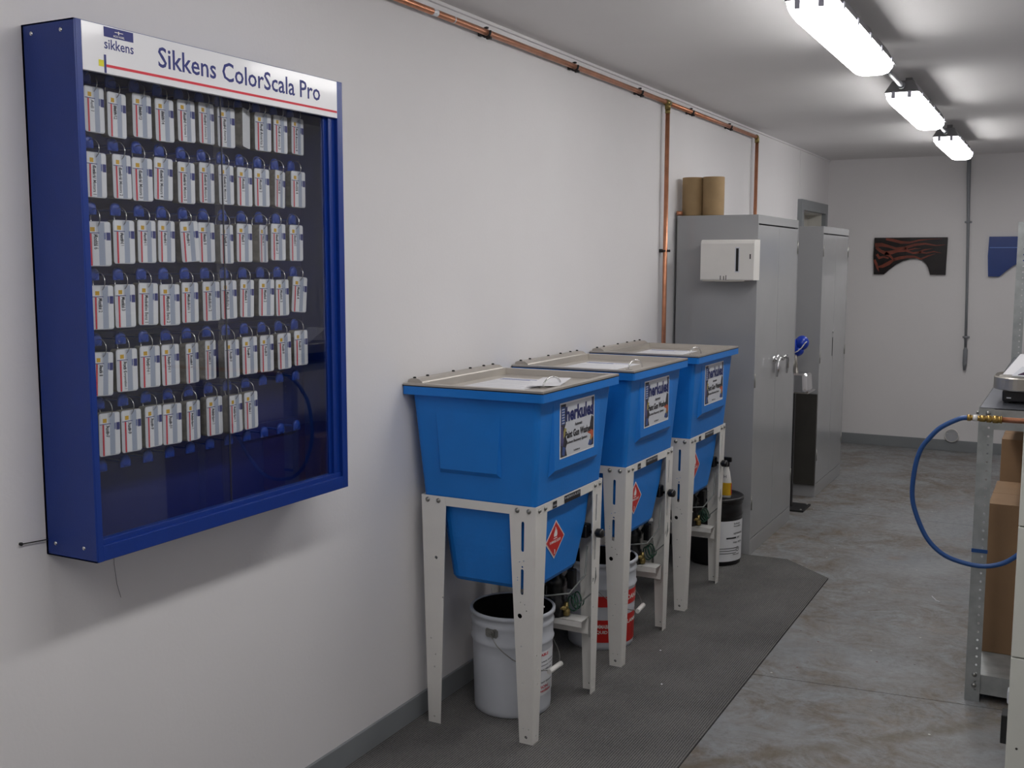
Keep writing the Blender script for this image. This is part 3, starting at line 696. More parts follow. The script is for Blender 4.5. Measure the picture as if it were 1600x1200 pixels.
for o, y, s, dd, lb in zip(ws, (3.252, 4.022, 4.786), (1.004, 1.0, .998), (0, -.038, -.052), ('blue tapered paint gun washer on white stand, nearest the camera', 'blue tapered paint gun washer on white stand, middle of the three', 'blue tapered paint gun washer on white stand, beside the grey cabinet')):
    o.location = (.262, y, .006); o.scale = (1, 1, s); o['label'] = lb
    for ch in o.children:
        if ch.name.startswith('flammable_diamond'): ch.location.y += dd
# extra folded sheet lying in the tray of the nearest washer
zz = .006+1.153*1.004+.0022
mb = MB(); P = [(.352, 3.16), (.45, 3.21), (.42, 3.37), (.325, 3.34)]
mb.loft([[(x, y, zz+.006+(.010 if i in (2, 3) else 0)) for i, (x, y) in enumerate(P)], [(x, y, zz+.0068+(.010 if i in (2, 3) else 0)) for i, (x, y) in enumerate(P)]])
tag(mb.build('loose_sheet', M['paper']), 'loose white sheet beside the handle on the nearest washer lid', 'paper')

# ------------------------------------------------------------------ pails
def pail(name, label, loc, body, r0=.136, r1=.146, h=.365, open_top=True, bail=True, ear_deg=-92, grip=M['white'], drop=.14):
    g = thing(name, label, 'pail', loc); cx, cy, cz = loc
    pr = [(0, .0), (r0-.004, 0), (r0, .004), (r0+.001, .02)]
    for k in range(8): z = .02+(.245-.02)*(k+1)/8; pr.append((r0+(r1-r0)*z/h, z))
    pr += [(r1+.0005, .255), (r1+.003, .262), (r1-.001, .270), (r1-.001, .315), (r1+.003, .322), (r1-.001, .330), (r1-.001, h-.016), (r1+.006, h-.014), (r1+.0065, h-.002), (r1+.003, h+.001), (r1-.004, h-.002)]
    mb = MB().lathe([(r, z+cz) for r, z in pr], (cx, cy, 0), 'Z', 40)
    mb.build('body', body, g)
    if open_top:
        MB().lathe([(r1-.0042, h-.0025+cz), (r1-.005, h*.6+cz), (r0-.006, .05+cz), (0, .048+cz)], (cx, cy, 0), 'Z', 32).build('blackened_inside', M['residue'], g)
    for s in (0, 180):
        a = math.radians(ear_deg+s); d = Vector((math.cos(a), math.sin(a), 0)); p = Vector((cx, cy, cz+h-.058))+d*(r1-.002)
        t = Vector((-d.y, d.x, 0)); mb = MB()
        def disc(w, hh, dep0, dep1):
            L = []
            for dd in (dep0, dep1): L.append([p+d*dd+t*(w*x)+Vector((0, 0, hh*y)) for x, y in ((-1, -.6), (-.8, -1), (.8, -1), (1, -.6), (1, .6), (.8, 1), (-.8, 1), (-1, .6))])
            mb.loft(L)
        disc(.024, .016, 0, .004); disc(.012, .011, .004, .010); disc(.006, .006, .010, .014)
        mb.build('ear', M['tin'], g)
    if bail:
        a = math.radians(ear_deg); d = Vector((math.cos(a), math.sin(a), 0)); f = Vector((-d.y, d.x, 0)); top = Vector((cx, cy, cz+h-.058)); R = r1+.013
        pts = []
        for k in range(21):
            th = PI*k/20; p = top+d*R*math.cos(th)*(.55+.45*abs(math.cos(th)) if 0 else 1)+f*(R+.012)*math.sin(th); p.z -= drop*(math.sin(th)**.7 if th not in (0,) else 0); pts.append(p)
        MB().tube(pts, .0018, 6).build('bail_wire', M['tin'], g)
        m = pts[10]; MB().tube([m-d*.045, m+d*.045], .0095, 10).build('grip', grip, g)
    return g
def wrap(mb, loc, rad, a0, a1, z0, z1, mi=0, n=8, t=.0006):
    """thin label wrapped on a pail; angles in degrees, rad(z) gives the radius"""
    vs = []; 
    for z in (z0, z1):
        for k in range(n+1):
            a = math.radians(a0+(a1-a0)*k/n); r = rad(z-loc[2])+t; vs.append((loc[0]+r*math.cos(a), loc[1]+r*math.sin(a), z))
    mb.add(vs, [(k, k+1, n+1+k+1, n+1+k) for k in range(n)], mi, True)
def wraptext(mb, s, loc, rad, a0, z, h, width, mi=0, t=.0012, bold=.02):
    me, x0, x1, y0, y1 = textmesh(s, bold); sx = width/(x1-x0); sy = h/(y1-y0)
    def f(c):
        r = rad(z-loc[2])+t; a = math.radians(a0)+(c.x-x0)*sx/r; return (loc[0]+r*math.cos(a), loc[1]+r*math.sin(a), z+(c.y-y0)*sy)
    mb.mesh(me, f, mi)
R1 = lambda z: .136+.010*z/.365+.0008
P1 = (.248, 3.262, .006)
p1 = pail('paint_pail', 'open white metal pail with blackened inside under the nearest washer', P1, M['pailw'])
mb = MB(); wrap(mb, P1, R1, -52, 62, .075, .235, 0, 12)
for k, (z, w, s, mi) in enumerate(((.218, .10, 'FLAMMABLE', 1), (.195, .14, 'Paint solvent waste', 2), (.18, .15, 'Keep container closed', 2), (.165, .13, 'Avoid contact with skin', 2), (.12, .14, 'Recovered thinner', 2), (.100, .10, 'CAUTION', 1), (.086, .12, 'Use with ventilation', 1))):
    wraptext(mb, s, P1, R1, -42, z, .010 if mi == 1 else .006, w, mi)
    wraptext(mb, s, P1, R1, 22, z, .010 if mi == 1 else .006, w*.55, mi)
mb.build('label_print', [M['cardw'], M['red'], M['greyink']], p1)
P2 = (.268, 4.018, .006)
p2 = pail('paint_pail', 'open white metal pail with red label blocks under the middle washer', P2, M['pailw'], ear_deg=-85, drop=.15)
mb = MB()
for (a0, a1, z0, z1) in ((-86, -45, .19, .235), (-86, -45, .04, .135), (-30, 55, .19, .25), (-30, 60, .03, .15)): wrap(mb, P2, R1, a0, a1, z0, z1, 0, 8)
wraptext(mb, 'FLAMMABLE', P2, R1, -84, .10, .016, .085, 1); wraptext(mb, 'LIQUID', P2, R1, -80, .075, .016, .06, 1)
wraptext(mb, 'FLAMMABLE', P2, R1, -22, .11, .016, .15, 1); wraptext(mb, 'DANGER', P2, R1, -18, .21, .02, .12, 1)
mb.build('label_print', [M['redsign'], M['whiteink']], p2)
P3 = (.325, 5.424, .006)
p3 = pail('black_pail', 'black pail with white paper label beside the tall grey cabinet', P3, M['blackgloss'], open_top=False, bail=False, r0=.136, r1=.141, h=.352)
MB().lathe([(.150, .346), (.150, .358), (.142, .364), (.134, .358), (0, .358)], (P3[0], P3[1], 0), 'Z', 36).build('lid', M['blackgloss'], p3)
R3 = lambda z: .1375+.005*z/.352+.0008
mb = MB(); wrap(mb, P3, R3, -75, 75, .030, .245, 0, 14)
for z, w, s in ((.225, .05, 'Solvent'), (.21, .06, 'Recyclable'), (.172, .08, 'ACETONE BLEND'), (.150, .05, 'UN 1263'), (.125, .08, 'Net 18.9 L'), (.06, .05, 'Keep closed')):
    wraptext(mb, s, P3, R3, -30, z, .009, w, 1)
wrap(mb, P3, lambda z: R3(z)+.0008, -48, -22, .150, .158, 1, 4)
for z in (.098, .085, .072): wrap(mb, P3, lambda z: R3(z)+.0008, -62, -20, z, z+.003, 1, 4)
mb.add([], []); 
for aa in (-16, 14):
    r = R3(.09)+.0012; o = Vector((P3[0]+r*math.cos(math.radians(aa)), P3[1]+r*math.sin(math.radians(aa)), .092)); t_ = Vector((-math.sin(math.radians(aa)), math.cos(math.radians(aa)), 0)); nn = Vector((math.cos(math.radians(aa)), math.sin(math.radians(aa)), 0))
    c0 = [o+t_*.013*math.cos(k*PI/8)+Vector((0, 0, .013))*math.sin(k*PI/8) for k in range(16)]; c1 = [o+t_*.010*math.cos(k*PI/8)+Vector((0, 0, .010))*math.sin(k*PI/8) for k in range(16)]
    mb.add(c0+c1, [(k, (k+1) % 16, 16+(k+1) % 16, 16+k) for k in range(16)], 1)
    mb.add([o+t_*-.005+nn*.0005, o+t_*.005+nn*.0005, o+Vector((0, 0, .008))+nn*.0005], [(0, 1, 2)], 1)
mb.build('label_print', [M['cardw'], M['blackink']], p3)
# spray bottle on the black pail
B = (.400, 5.36, .364)
sb = thing('spray_bottle', 'small white spray bottle with yellow label standing on the black pail', 'bottle', B)
mb = MB(); secs = []
for z, a, b in ((0, .024, .017), (.004, .027, .020), (.07, .028, .021), (.10, .024, .019), (.135, .018, .016), (.155, .012, .012), (.165, .012, .012)):
    secs.append([(B[0]+a*math.cos(k*PI/8), B[1]+b*math.sin(k*PI/8), B[2]+z) for k in range(16)])
mb.loft(secs, sm=True); mb.build('bottle', M['white'], sb)
mb = MB(); secs = [[(B[0]+(.0285)*math.cos(k*PI/8), B[1]+(.0215)*math.sin(k*PI/8), B[2]+z) for k in range(16)] for z in (.014, .080)]
mb.loft(secs, 0, True, False, False)
secs = [[(B[0]+(.0290)*math.cos(k*PI/16-.3), B[1]+(.0220)*math.sin(k*PI/16-.3), B[2]+z) for k in range(8)] for z in (.02, .076)]
for i in range(7): mb.add([secs[0][i], secs[0][i+1], secs[1][i+1], secs[1][i]], [(0, 1, 2, 3)], 1, True)
text(mb, 'H', (B[0]-.008, B[1]-.0195, B[2]+.105), (1, 0, 0), (0, 0, 1), height=.016, mi=2)
mb.build('label_print', [M['gold'], M['redsign'], M['greyink']], sb)
mb = MB().lathe([(0, .165+B[2]), (.015, .165+B[2]), (.015, .185+B[2]), (.010, .19+B[2]), (0, .19+B[2])], B[:2]+(0,), 'Z', 12)
mb.box(B[0]-.030, B[0]+.026, B[1]-.009, B[1]+.009, B[2]+.188, B[2]+.214, bev=.004); mb.box(B[0]-.042, B[0]-.030, B[1]-.006, B[1]+.006, B[2]+.196, B[2]+.208)
mb.tube([(B[0]-.022, B[1], B[2]+.19), (B[0]-.030, B[1], B[2]+.170), (B[0]-.034, B[1], B[2]+.150)], .004, 6)
mb.build('trigger_head', M['blackgloss'], sb)

# ------------------------------------------------------------------ tall grey steel cabinets
def steel_cabinet(label, x1, y0, w, H, plinth=.085, handles=True):
    g = thing('steel_cabinet', label, 'cabinet', (x1/2, y0+w/2, 0), 'tall grey steel cabinets')
    x0 = .02; mb = MB(); D = .020
    mb.box(x0, x1-D, y0, y0+w, 0, H, bev=.002)
    mb.box(x1-D-.002, x1, y0, y0+w, H-.046, H, bev=.0015).box(x1-D-.002, x1, y0, y0+w, 0, plinth, bev=.0015)
    mb.box(x1-D-.002, x1, y0, y0+.012, plinth-.002, H-.044).box(x1-D-.002, x1, y0+w-.012, y0+w, plinth-.002, H-.044)
    mb.box(x1-D-.0015, x1-D+.0006, y0+.012, y0+w-.012, plinth-.001, H-.045, 1)  # dark inset added behind the doors, paints the shade in their gaps
    mb.build('body', [M['grey'], M['dark']], g)
    ym = y0+w/2
    for a, b in ((y0+.015, ym-.0022), (ym+.0022, y0+w-.015)):
        dd = MB().box(x1-D+.001, x1-.0005, a, b, plinth+.004, H-.053, bev=.002).build('door', M['grey'], g)
        yh = a if a < ym-.1 else b
        for z in (.25, H*.5, H-.2):
            MB().tube([(x1+.001, yh-(.001 if yh == a else -.001), z), (x1+.001, yh-(.001 if yh == a else -.001), z+.075)], .004, 8).build('hinge', M['tin'], dd)
        if handles:
            s = -1 if a < ym-.1 else 1; yk = ym+s*.045; z = 1.035
            mb = MB().lathe([(0, .012), (.016, .012), (.022, .006), (.024, 0)], (x1-.001, yk, z), 'X', 16)
            mb.tube([(x1+.008, yk, z), (x1+.036, yk, z)], .010, 10)
            mb.tube([(x1+.034, yk-s*.022, z+.010), (x1+.040, yk, z+.013), (x1+.042, yk+s*.045, z+.010), (x1+.042, yk+s*.062, z-.006), (x1+.040, yk+s*.068, z-.045), (x1+.036, yk+s*.066, z-.088)], [.007, .011, .010, .0095, .009, .006], 10)
            mb.build('lever_handle', M['chrome'], dd)
    if not handles:
        MB().box(x1-.0004, x1+.0012, ym-.024, ym-.010, .93, 1.06).build('recessed_pull', M['dark'], g)
        MB().lathe([(0, .004), (.008, .003), (.009, 0)], (x1, ym-.017, 1.10), 'X', 12).build('lock', M['chrome'], g)
    return g
c1 = steel_cabinet('tall grey steel two-door cabinet with chrome lever handles, nearer one', .4657, 5.604, .914, 1.832)
c2 = steel_cabinet('tall grey steel two-door cabinet at the far end of the left wall', .4635, 7.238, .876, 1.820, handles=False)
# paper towel dispenser on the side of the near cabinet
tdp = thing('towel_dispenser', 'white enamel paper towel dispenser on the side of the near grey cabinet', 'dispenser', (.34, 5.545, 1.477))
mb = MB(); X0, X1, YA, YB2, ZA, ZB = .193, .478, 5.490, 5.6042, 1.483, 1.700
o = [(YA+.004, ZA+.006), (YA, ZA+.012), (YA, ZB-.020), (YA+.008, ZB-.006), (YA+.02, ZB), (YB2, ZB), (YB2, ZA+.006)]
mb.loft([[(X0, y, z) for y, z in o], [(X1, y, z) for y, z in o]])
tb = mb.build('cover', M['white'], tdp)
MB().box(X0+.008, X1-.05, YA+.012, YB2, ZA, ZA+.006).build('bottom_tray', M['steel'], tdp)
MB().box(.383, .397, YA-.0008, YA+.001, 1.536, 1.655).build('sight_slot', M['dark'], tdp)
MB().box(.455, .461, YA-.0008, YA+.001, 1.600, 1.625).build('keyhole', M['dark'], tdp)
MB().box(.378, .402, YA-.0004, YA+.001, 1.530, 1.661).build('slot_rim', M['cardg'], tdp)
mb = MB()
for x, dx in ((.300, -.004), (.318, .006), (.330, .002)): mb.box(x, x+.004, YA-.0006, YA+.001, ZA+.008, ZA+.034-abs(dx))
mb.build('chipped_paint', M['brownbox'], tdp)
# kraft paper rolls on top
for i, (x, y) in enumerate(((.075, 5.70), (.190, 5.70))):
    mb = MB().lathe([(.018, 1.834), (.0575, 1.834), (.0585, 1.838), (.0585, 2.036), (.0575, 2.040), (.018, 2.040), (.018, 1.834)], (x, y, 0), 'Z', 32)
    tag(mb.build('paper_roll', M['kraft']), ['brown paper towel roll on the grey cabinet, the one against the wall', 'brown paper towel roll on the grey cabinet, the one farther from the wall'][i], 'paper roll', 'paper rolls on top of the cabinet')
tag(MB().tube([(.010, 5.622, 1.847), (.034, 5.640, 1.847)], .012, 12).build('pipe_offcut', M['copper']), 'small copper pipe offcut beside the paper rolls', 'pipe')

# between the cabinets: pedestal stand with a steel box and blue shield, dark panel
tag(MB().box(.12, .4630, 7.212, 7.2375, .086, .705, bev=.003).build('dark_panel', M['brownbox']), 'dark brown metal panel standing against the side of the far cabinet', 'panel')
ps_ = thing('pedestal_stand', 'black steel pedestal stand with square foot behind the near cabinet', 'stand', (.40, 6.86, 0))
MB().box(.30, .497, 6.75, 6.97, 0, .012, bev=.002).build('foot_plate', M['black'], ps_)
MB().box(.365, .40, 6.84, 6.875, .012, .76).build('post', M['black'], ps_)
MB().box(.30, .50, 6.76, 6.95, .76, .768).build('top_plate', M['steel'], ps_)
for x in (.32, .477):
    for y in (6.77, 6.95): MB().lathe([(0, .018), (.007, .017), (.008, .012)], (x, y, 0), 'Z', 6).build('bolt', M['tin'], ps_)
mb = MB(); secs = [rrect(.285, .512, 6.75, 6.95, .769, .03), rrect(.285, .512, 6.75, 6.95, .774, .03), rrect(.30, .494, 6.765, 6.94, .780, .03), rrect(.305, .488, 6.77, 6.935, .873, .03), rrect(.315, .478, 6.78, 6.925, .884, .03)]
mb.loft(secs, sm=False)
tag(mb.build('steel_basin', M['chrome']), 'upturned shiny stainless steel basin behind the near grey cabinet', 'basin')
bs = thing('blue_shield', 'curved bright blue plastic shield on a short stem above the steel basin', 'shield', (.41, 6.85, .884))
mb = MB()
def lobe(cx, cz, rx, rz, rot, dep, y):
    prof = [(1, 0), (.96, -.25), (.8, -.6), (.5, -.88), (0, -1)]; L = []
    for r_, h_ in prof[:-1]+[(.02, -1)]:
        L.append([(cx+rx*r_*math.cos(t_)*math.cos(rot)-rz*r_*math.sin(t_)*math.sin(rot), y+h_*dep, cz+rx*r_*math.cos(t_)*math.sin(rot)+rz*r_*math.sin(t_)*math.cos(rot)) for t_ in [k*2*PI/20 for k in range(20)]])
    mb.loft(L, sm=True)
lobe(.372, 1.050, .040, .055, .15, .045, 6.86); lobe(.428, 1.072, .045, .048, -.5, .04, 6.87); lobe(.405, 1.020, .040, .034, .5, .04, 6.87)
mb.build('shell', M['bluecup'], bs)
MB().tube([(.385, 6.815, 1.006), (.415, 6.815, 1.022), (.440, 6.815, 1.045), (.456, 6.825, 1.072), (.468, 6.83, 1.085)], .0035, 6).build('white_edge', M['white'], bs)
MB().tube([(.40, 6.85, .884), (.40, 6.85, .95), (.395, 6.85, 1.01)], [.018, .008, .012], 10).build('stem', M['steel'], bs)

# ------------------------------------------------------------------ copper pipework on the left wall
PX, PZ, PR = .030, 2.405, .0115
cp = thing('copper_pipe', 'copper compressed air pipe along the top of the left wall with two drops', 'pipe', (PX, 5.39, PZ))
MB().tube([(PX, 1.0, PZ), (PX, 5.37, PZ)], PR, 10).build('pipe_run', M['copper'], cp)
MB().tube([(PX, 5.41, PZ), (PX, 7.13, PZ)], PR, 10).build('pipe_run', M['copper'], cp)
MB().tube([(PX, 5.393, PZ-.02), (PX, 5.393, .25)], PR, 10).build('pipe_drop', M['copper'], cp)
MB().tube([(PX, 7.140, PZ-.02), (PX, 7.140, .25)], PR, 10).build('pipe_drop', M['copper'], cp)
MB().tube([(PX, 5.362, PZ), (PX, 5.420, PZ)], .0155, 12).tube([(PX, 5.393, PZ), (PX, 5.393, PZ-.034)], .0155, 12).tube([(PX, 5.393, PZ-.034), (PX, 5.393, PZ-.055)], .0135, 12).tube([(PX, 5.350, PZ), (PX, 5.362, PZ)], .0135, 12).build('tee_fitting', M['oldbrass'], cp)
MB().tube([(PX, 7.110, PZ), (PX, 7.128, PZ), (PX, 7.138, PZ-.006), (PX, 7.140, PZ-.016), (PX, 7.140, PZ-.036)], .0150, 12).build('elbow_fitting', M['oldbrass'], cp)
MB().tube([(PX, 3.095, PZ), (PX, 3.125, PZ)], .0120, 12).build('pipe_label', M['paper'], cp)
MB().tube([(PX, 3.230, PZ), (PX, 3.236, PZ)], .0120, 12).build('pipe_label', M['paper'], cp)
clamp = None
for y, z, v in [(3.463, PZ, 0), (4.229, PZ, 0), (4.993, PZ, 0), (5.772, PZ, 0), (6.506, PZ, 0), (2.70, PZ, 0), (1.9, PZ, 0), (5.393, 1.642, 1)]:
    mb = MB()
    if clamp is None:
        mb.tube([(.0165*math.cos(a), 0, .0165*math.sin(a)) for a in [PI*.35+1.75*PI*k/14 for k in range(15)]], .0045, 6)
        mb.box(-.030, -.014, -.009, .009, -.012, .012); mb.box(.002, .02, -.006, .006, -.025, -.016)
        clamp = mb.build('pipe_clamp', M['black'], None); clamp.parent = cp; o = clamp
    else: o = clamp.copy(); COL.objects.link(o); o.parent = cp
    o.location = Vector((PX, y, z))-cp.location
    if v: o.rotation_euler = (PI/2, 0, 0)

# ------------------------------------------------------------------ far wall
def fender(name, label, x0, w, zt, zb, flip, mat, y=YF):
    pts = []
    A = [(0, 0), (.083, 0)]
    prof = [(.083, .0), (.125, .040), (.18, .085), (.235, .115), (.295, .133), (.345, .135), (.385, .122), (.415, .098), (.437, .06), (.455, .0)]
    out = [(0, 0)]+prof+[(.577, 0), (.582, .30), (.580, .313), (-.006, .313), (-.010, .16)]
    k = w/.582; kz = (zt-zb)/.313
    out = [(x0+(w-px*k if flip else px*k), zb+pz*kz) for px, pz in out]
    me = plate2d(out, [], .022); mb = MB(); mb.mesh(me, lambda c: (c.x, y-.0125-c.z, c.y))
    o = mb.build(name, mat); tag(o, label, 'fender panel', 'painted sample fenders on the far wall'); return o
f1 = fender('fender_panel', 'black fender-shaped sample panel with copper flames on the far wall', .411, .578, 1.790, 1.480, False, M['fenderblack'])
f2 = fender('fender_panel', 'blue fender-shaped sample panel with pale pinstripe on the far wall', 1.309, .59, 1.792, 1.468, False, M['fenderblue'])
YFL = YF-.0245
def ribbon(mb, pts, y):
    n = len(pts); up = []; dn = []
    for i, (x, z, w) in enumerate(pts):
        a = pts[max(0, i-1)]; b = pts[min(n-1, i+1)]; t = Vector((b[0]-a[0], 0, b[1]-a[1])).normalized(); q = Vector((-t.z, 0, t.x))*w/2
        up.append(Vector((x, y, z))+q); dn.append(Vector((x, y, z))-q)
    for i in range(n-1):
        a = [dn[i], dn[i+1], up[i+1], up[i]]; mb.loft([a, [p+Vector((0, -.0006, 0)) for p in a]])
def flame(pts):    # panel-local px-like coordinates from the photograph's crop: u right 0..1, v down 0..1
    return [(.411+.578*u, 1.790-.31*v, w*1.5) for u, v, w in pts]
mb = MB()
for P_ in ([(.0, .20, .022), (.10, .19, .020), (.20, .24, .014), (.30, .30, .013), (.42, .28, .016), (.55, .20, .015), (.70, .17, .010), (.85, .22, .006), (.97, .20, .001)],
           [(.15, .04, .012), (.25, .07, .016), (.36, .13, .016), (.48, .14, .012), (.60, .08, .008), (.75, .05, .004), (.93, .04, .001)],
           [(.02, .26, .016), (.08, .36, .016), (.15, .42, .022), (.24, .40, .022), (.32, .36, .016), (.44, .36, .010), (.54, .42, .010), (.62, .40, .012), (.68, .34, .008), (.80, .30, .001)],
           [(.15, .42, .02), (.22, .50, .014), (.27, .60, .016), (.20, .70, .022), (.12, .78, .018), (.05, .80, .008)],
           [(.03, .45, .014), (.07, .55, .016), (.13, .52, .012), (.20, .56, .008)],
           [(.27, .60, .016), (.36, .55, .018), (.46, .52, .014), (.56, .52, .012), (.65, .58, .010), (.74, .50, .008), (.84, .44, .001)],
           [(.0, .60, .012), (.03, .72, .014), (.05, .84, .010), (.07, .92, .002)],
           [(.62, .40, .010), (.72, .42, .008), (.82, .38, .006), (.92, .42, .001)],
           [(.42, .28, .01), (.47, .34, .008), (.56, .30, .006), (.64, .30, .001)]):
    ribbon(mb, flame(P_), YFL)
o = mb.build('painted_flames', M['flame'], None); o.parent = f1
o = MB().box(1.309, 1.889, YFL-.0006, YFL+.0006, 1.700, 1.706).build('pinstripe', M['stripe'], None); o.parent = f2
cd = thing('wall_conduit', 'thin grey conduit drop running down the far wall from the ceiling', 'conduit', (1.145, YF, .70))
MB().tube([(1.121, YF-.022, HC), (1.124, YF-.022, 2.30), (1.138, YF-.022, 1.912), (1.156, YF-.022, 1.3), (1.166, YF-.022, .87)], [.016, .016, .012, .011, .011], 10).build('tube', M['conduit'], cd)
MB().tube([(1.166, YF-.022, .88), (1.166, YF-.022, .86), (1.166, YF-.022, .75), (1.165, YF-.022, .69)], [.011, .018, .018, .010], 12).build('end_sleeve', M['conduit'], cd)
for x, z in ((1.138, 1.912), (1.165, .965)):
    MB().box(x-.028, x+.028, YF-.006, YF, z-.008, z+.008).tube([(x, YF-.022, z-.010), (x, YF-.022, z+.010)], .016, 12).box(x-.008, x+.008, YF-.02, YF, z-.008, z+.008).build('clamp', M['conduit'], cd)
vt = thing('round_vent', 'small round white slotted vent low on the far wall', 'vent', (1.092, YF-.012, .133))
MB().lathe([(.048, 0), (.056, -.004), (.058, -.012), (.050, -.014), (.050, -.008), (0, -.008)], (1.092, YF-.010, .133), 'Y', 28).build('rim', M['white'], vt)
mb = MB()
for k in range(-4, 5):
    z = .133+k*.0105; w = math.sqrt(max(0, .049**2-(k*.0105)**2)); MB().box(1.092-w, 1.092+w, YF-.026, YF-.018, z-.002, z+.002).build('slat', M['cardg'], vt)

# ------------------------------------------------------------------ right side: galvanised bench
BXL, BXR, BYN, BYF, BZ = 1.680, 2.32, 4.082, 6.42, 1.075
bn = thing('steel_bench', 'long galvanised steel angle-frame bench along the right side', 'bench', ((BXL+BXR)/2, (BYN+BYF)/2, 0))
MB().box(BXL, BXR, BYN, BYF, BZ-.036, BZ-.033).box(BXL, BXR, BYN, BYF, BZ-.003, BZ).box(BXL, BXR, BYN, BYN+.002, BZ-.033, BZ).box(BXL, BXL+.002, BYN, BYF, BZ-.033, BZ).box(BXR-.002, BXR, BYN, BYF, BZ-.033, BZ).build('bench_top', M['galv'], bn)
MB().box(BXL+.003, BXR-.003, BYN+.003, BYF, BZ, BZ+.0008).build('top_sheet', M['benchtop'], bn)  # thin darker overlay, coloured for the reflection on the top
MB().box(BXL+.004, BXR-.004, BYN+.004, BYF, .098, .101).box(BXL+.004, BXR-.004, BYN+.003, BYN+.005, .030, .101).box(BXL+.003, BXL+.005, BYN, BYF, .045, .101).build('bottom_shelf', M['galv'], bn)
MB().box(BXL+.05, BXR-.05, BYN-.0005, BYN+.003, BZ-.075, BZ-.035).build('cross_rail', M['galv'], bn)
hz = [circ(.034, z, .0042, 8) for z in [.06+.031*k for k in range(32)]]
for (x, sx) in ((BXL, 1), (BXR, -1)):
    for (y, sy, top) in ((BYN, 1, BZ-.001), (BYF-.05, 1, 1.800)):
        if y != BYN: x = x-.014*sx
        mb = MB(); me = plate2d([(0, 0), (.050, 0), (.050, top), (0, top)], [circ(.034, .045+.031*k, .0042, 6) for k in range(int((top-.06)/.031))], .002)
        mb.mesh(me, lambda c: (x+sx*c.x, y-.002+c.z, c.y)); mb.box(min(x, x+sx*.002)-.0005, max(x, x+sx*.002)+.0005, y, y+.045, 0, top)
        pst = mb.build('post', M['galv'], bn)
        if y == BYN:
            for z in (BZ-.018, .100, .060): MB().lathe([(0, -.006), (.006, -.0055), (.0085, -.001), (.0085, 0)], (x+sx*.030, y-.003, z), 'Y', 12).build('bolt', M['tin'], pst)
            MB().tube([(x-sx*.010, y+.02, BZ-.02), (x, y+.02, BZ-.02)], .006, 8).build('bolt', M['tin'], pst)
MB().box(BXL-.0015, BXL+.052, BYN-.006, BYN-.002, .553, .566).build('zip_tie', M['hoseblue'], bn)
for i, (x0, x1, y0, y1, z0, z1, lb) in enumerate(((1.712, 2.10, 4.345, 4.82, .101, .680, 'large brown cardboard box on the bottom shelf, nearest the camera'), (1.716, 2.06, 4.90, 5.28, .101, .845, 'tall brown cardboard box behind the nearest box on the shelf'), (1.730, 2.04, 5.40, 5.80, .101, .830, 'cardboard box with yellow tape, farthest back under the bench'))):
    g = thing('cardboard_box', lb, 'box', ((x0+x1)/2, (y0+y1)/2, z0), 'cardboard boxes under the bench')
    MB().box(x0, x1, y0, y1, z0, z1-.003, bev=.003).build('carton', M['cardboard'], g)
    xm = (y0+y1)/2
    MB().box(x0, x1, y0, xm-.001, z1-.003, z1).build('flap', M['cardboard'], g); MB().box(x0, x1, xm+.001, y1, z1-.003, z1).build('flap', M['cardboard'], g)
    MB().box(x0-.0006, x1+.0006, xm-.025, xm+.025, z1, z1+.0006).box(x0-.0006, x0, xm-.025, xm+.025, z1-.06, z1+.0006).box(x0+.02, x0+.08, y0-.0006, y0, z1-.03, z1).build('tape_strip', M['tape'] if i == 2 else M['cardboard'], g)
# scale on the bench
SY = 4.30
sc_ = thing('bench_scale', 'stainless steel platform scale with black base on the bench', 'scale', (1.85, SY, BZ))
mb = MB().box(1.742, 1.96, SY-.05, SY+.20, BZ+.006, 1.124, bev=.006)
for x in (1.76, 1.94):
    for y in (SY-.03, SY+.18): mb.lathe([(0, BZ), (.014, BZ), (.014, BZ+.008), (0, BZ+.008)], (x, y, 0), 'Z', 10)
mb.build('base', M['blackgloss'], sc_)
MB().box(1.757, 1.772, SY-.0515, SY-.050, 1.094, 1.098).build('level_mark', M['cardg'], sc_)
mb = MB(); secs = [rrect(1.710, 1.99, SY-.07, SY+.21, 1.122, .10, 10), rrect(1.707, 1.993, SY-.073, SY+.213, 1.126, .10, 10), rrect(1.707, 1.993, SY-.073, SY+.213, 1.166, .10, 10), rrect(1.711, 1.989, SY-.069, SY+.209, 1.170, .098, 10), rrect(1.722, 1.978, SY-.058, SY+.198, 1.163, .09, 10)]
mb.loft(secs, sm=False); mb.build('platform', M['steel'], sc_)
pr_ = thing('display_card', 'white tent card with dark purple picture lying on the scale', 'card', (1.80, 4.36, 1.163))
mb = MB()
a = [(1.738, 4.30, 1.1745), (1.86, 4.30, 1.1745), (1.90, 4.50, 1.236), (1.785, 4.50, 1.236)]
mb.loft([a, [(x, y, z+.002) for x, y, z in a]]); mb.build('white_panel', M['paper'], pr_)
a = [(1.770, 4.255, 1.1750), (1.90, 4.255, 1.1750), (1.93, 4.33, 1.203), (1.80, 4.33, 1.203)]
mb = MB(); mb.loft([a, [(x, y, z+.002) for x, y, z in a]]); mb.build('grey_panel', M['cardg'], pr_)
a = [(1.790, 4.262, 1.1795), (1.92, 4.262, 1.1795), (1.93, 4.300, 1.196), (1.83, 4.300, 1.196)]
mb = MB(); mb.loft([a, [(x, y, z+.002) for x, y, z in a]]); mb.build('purple_picture', M['purple'], pr_)

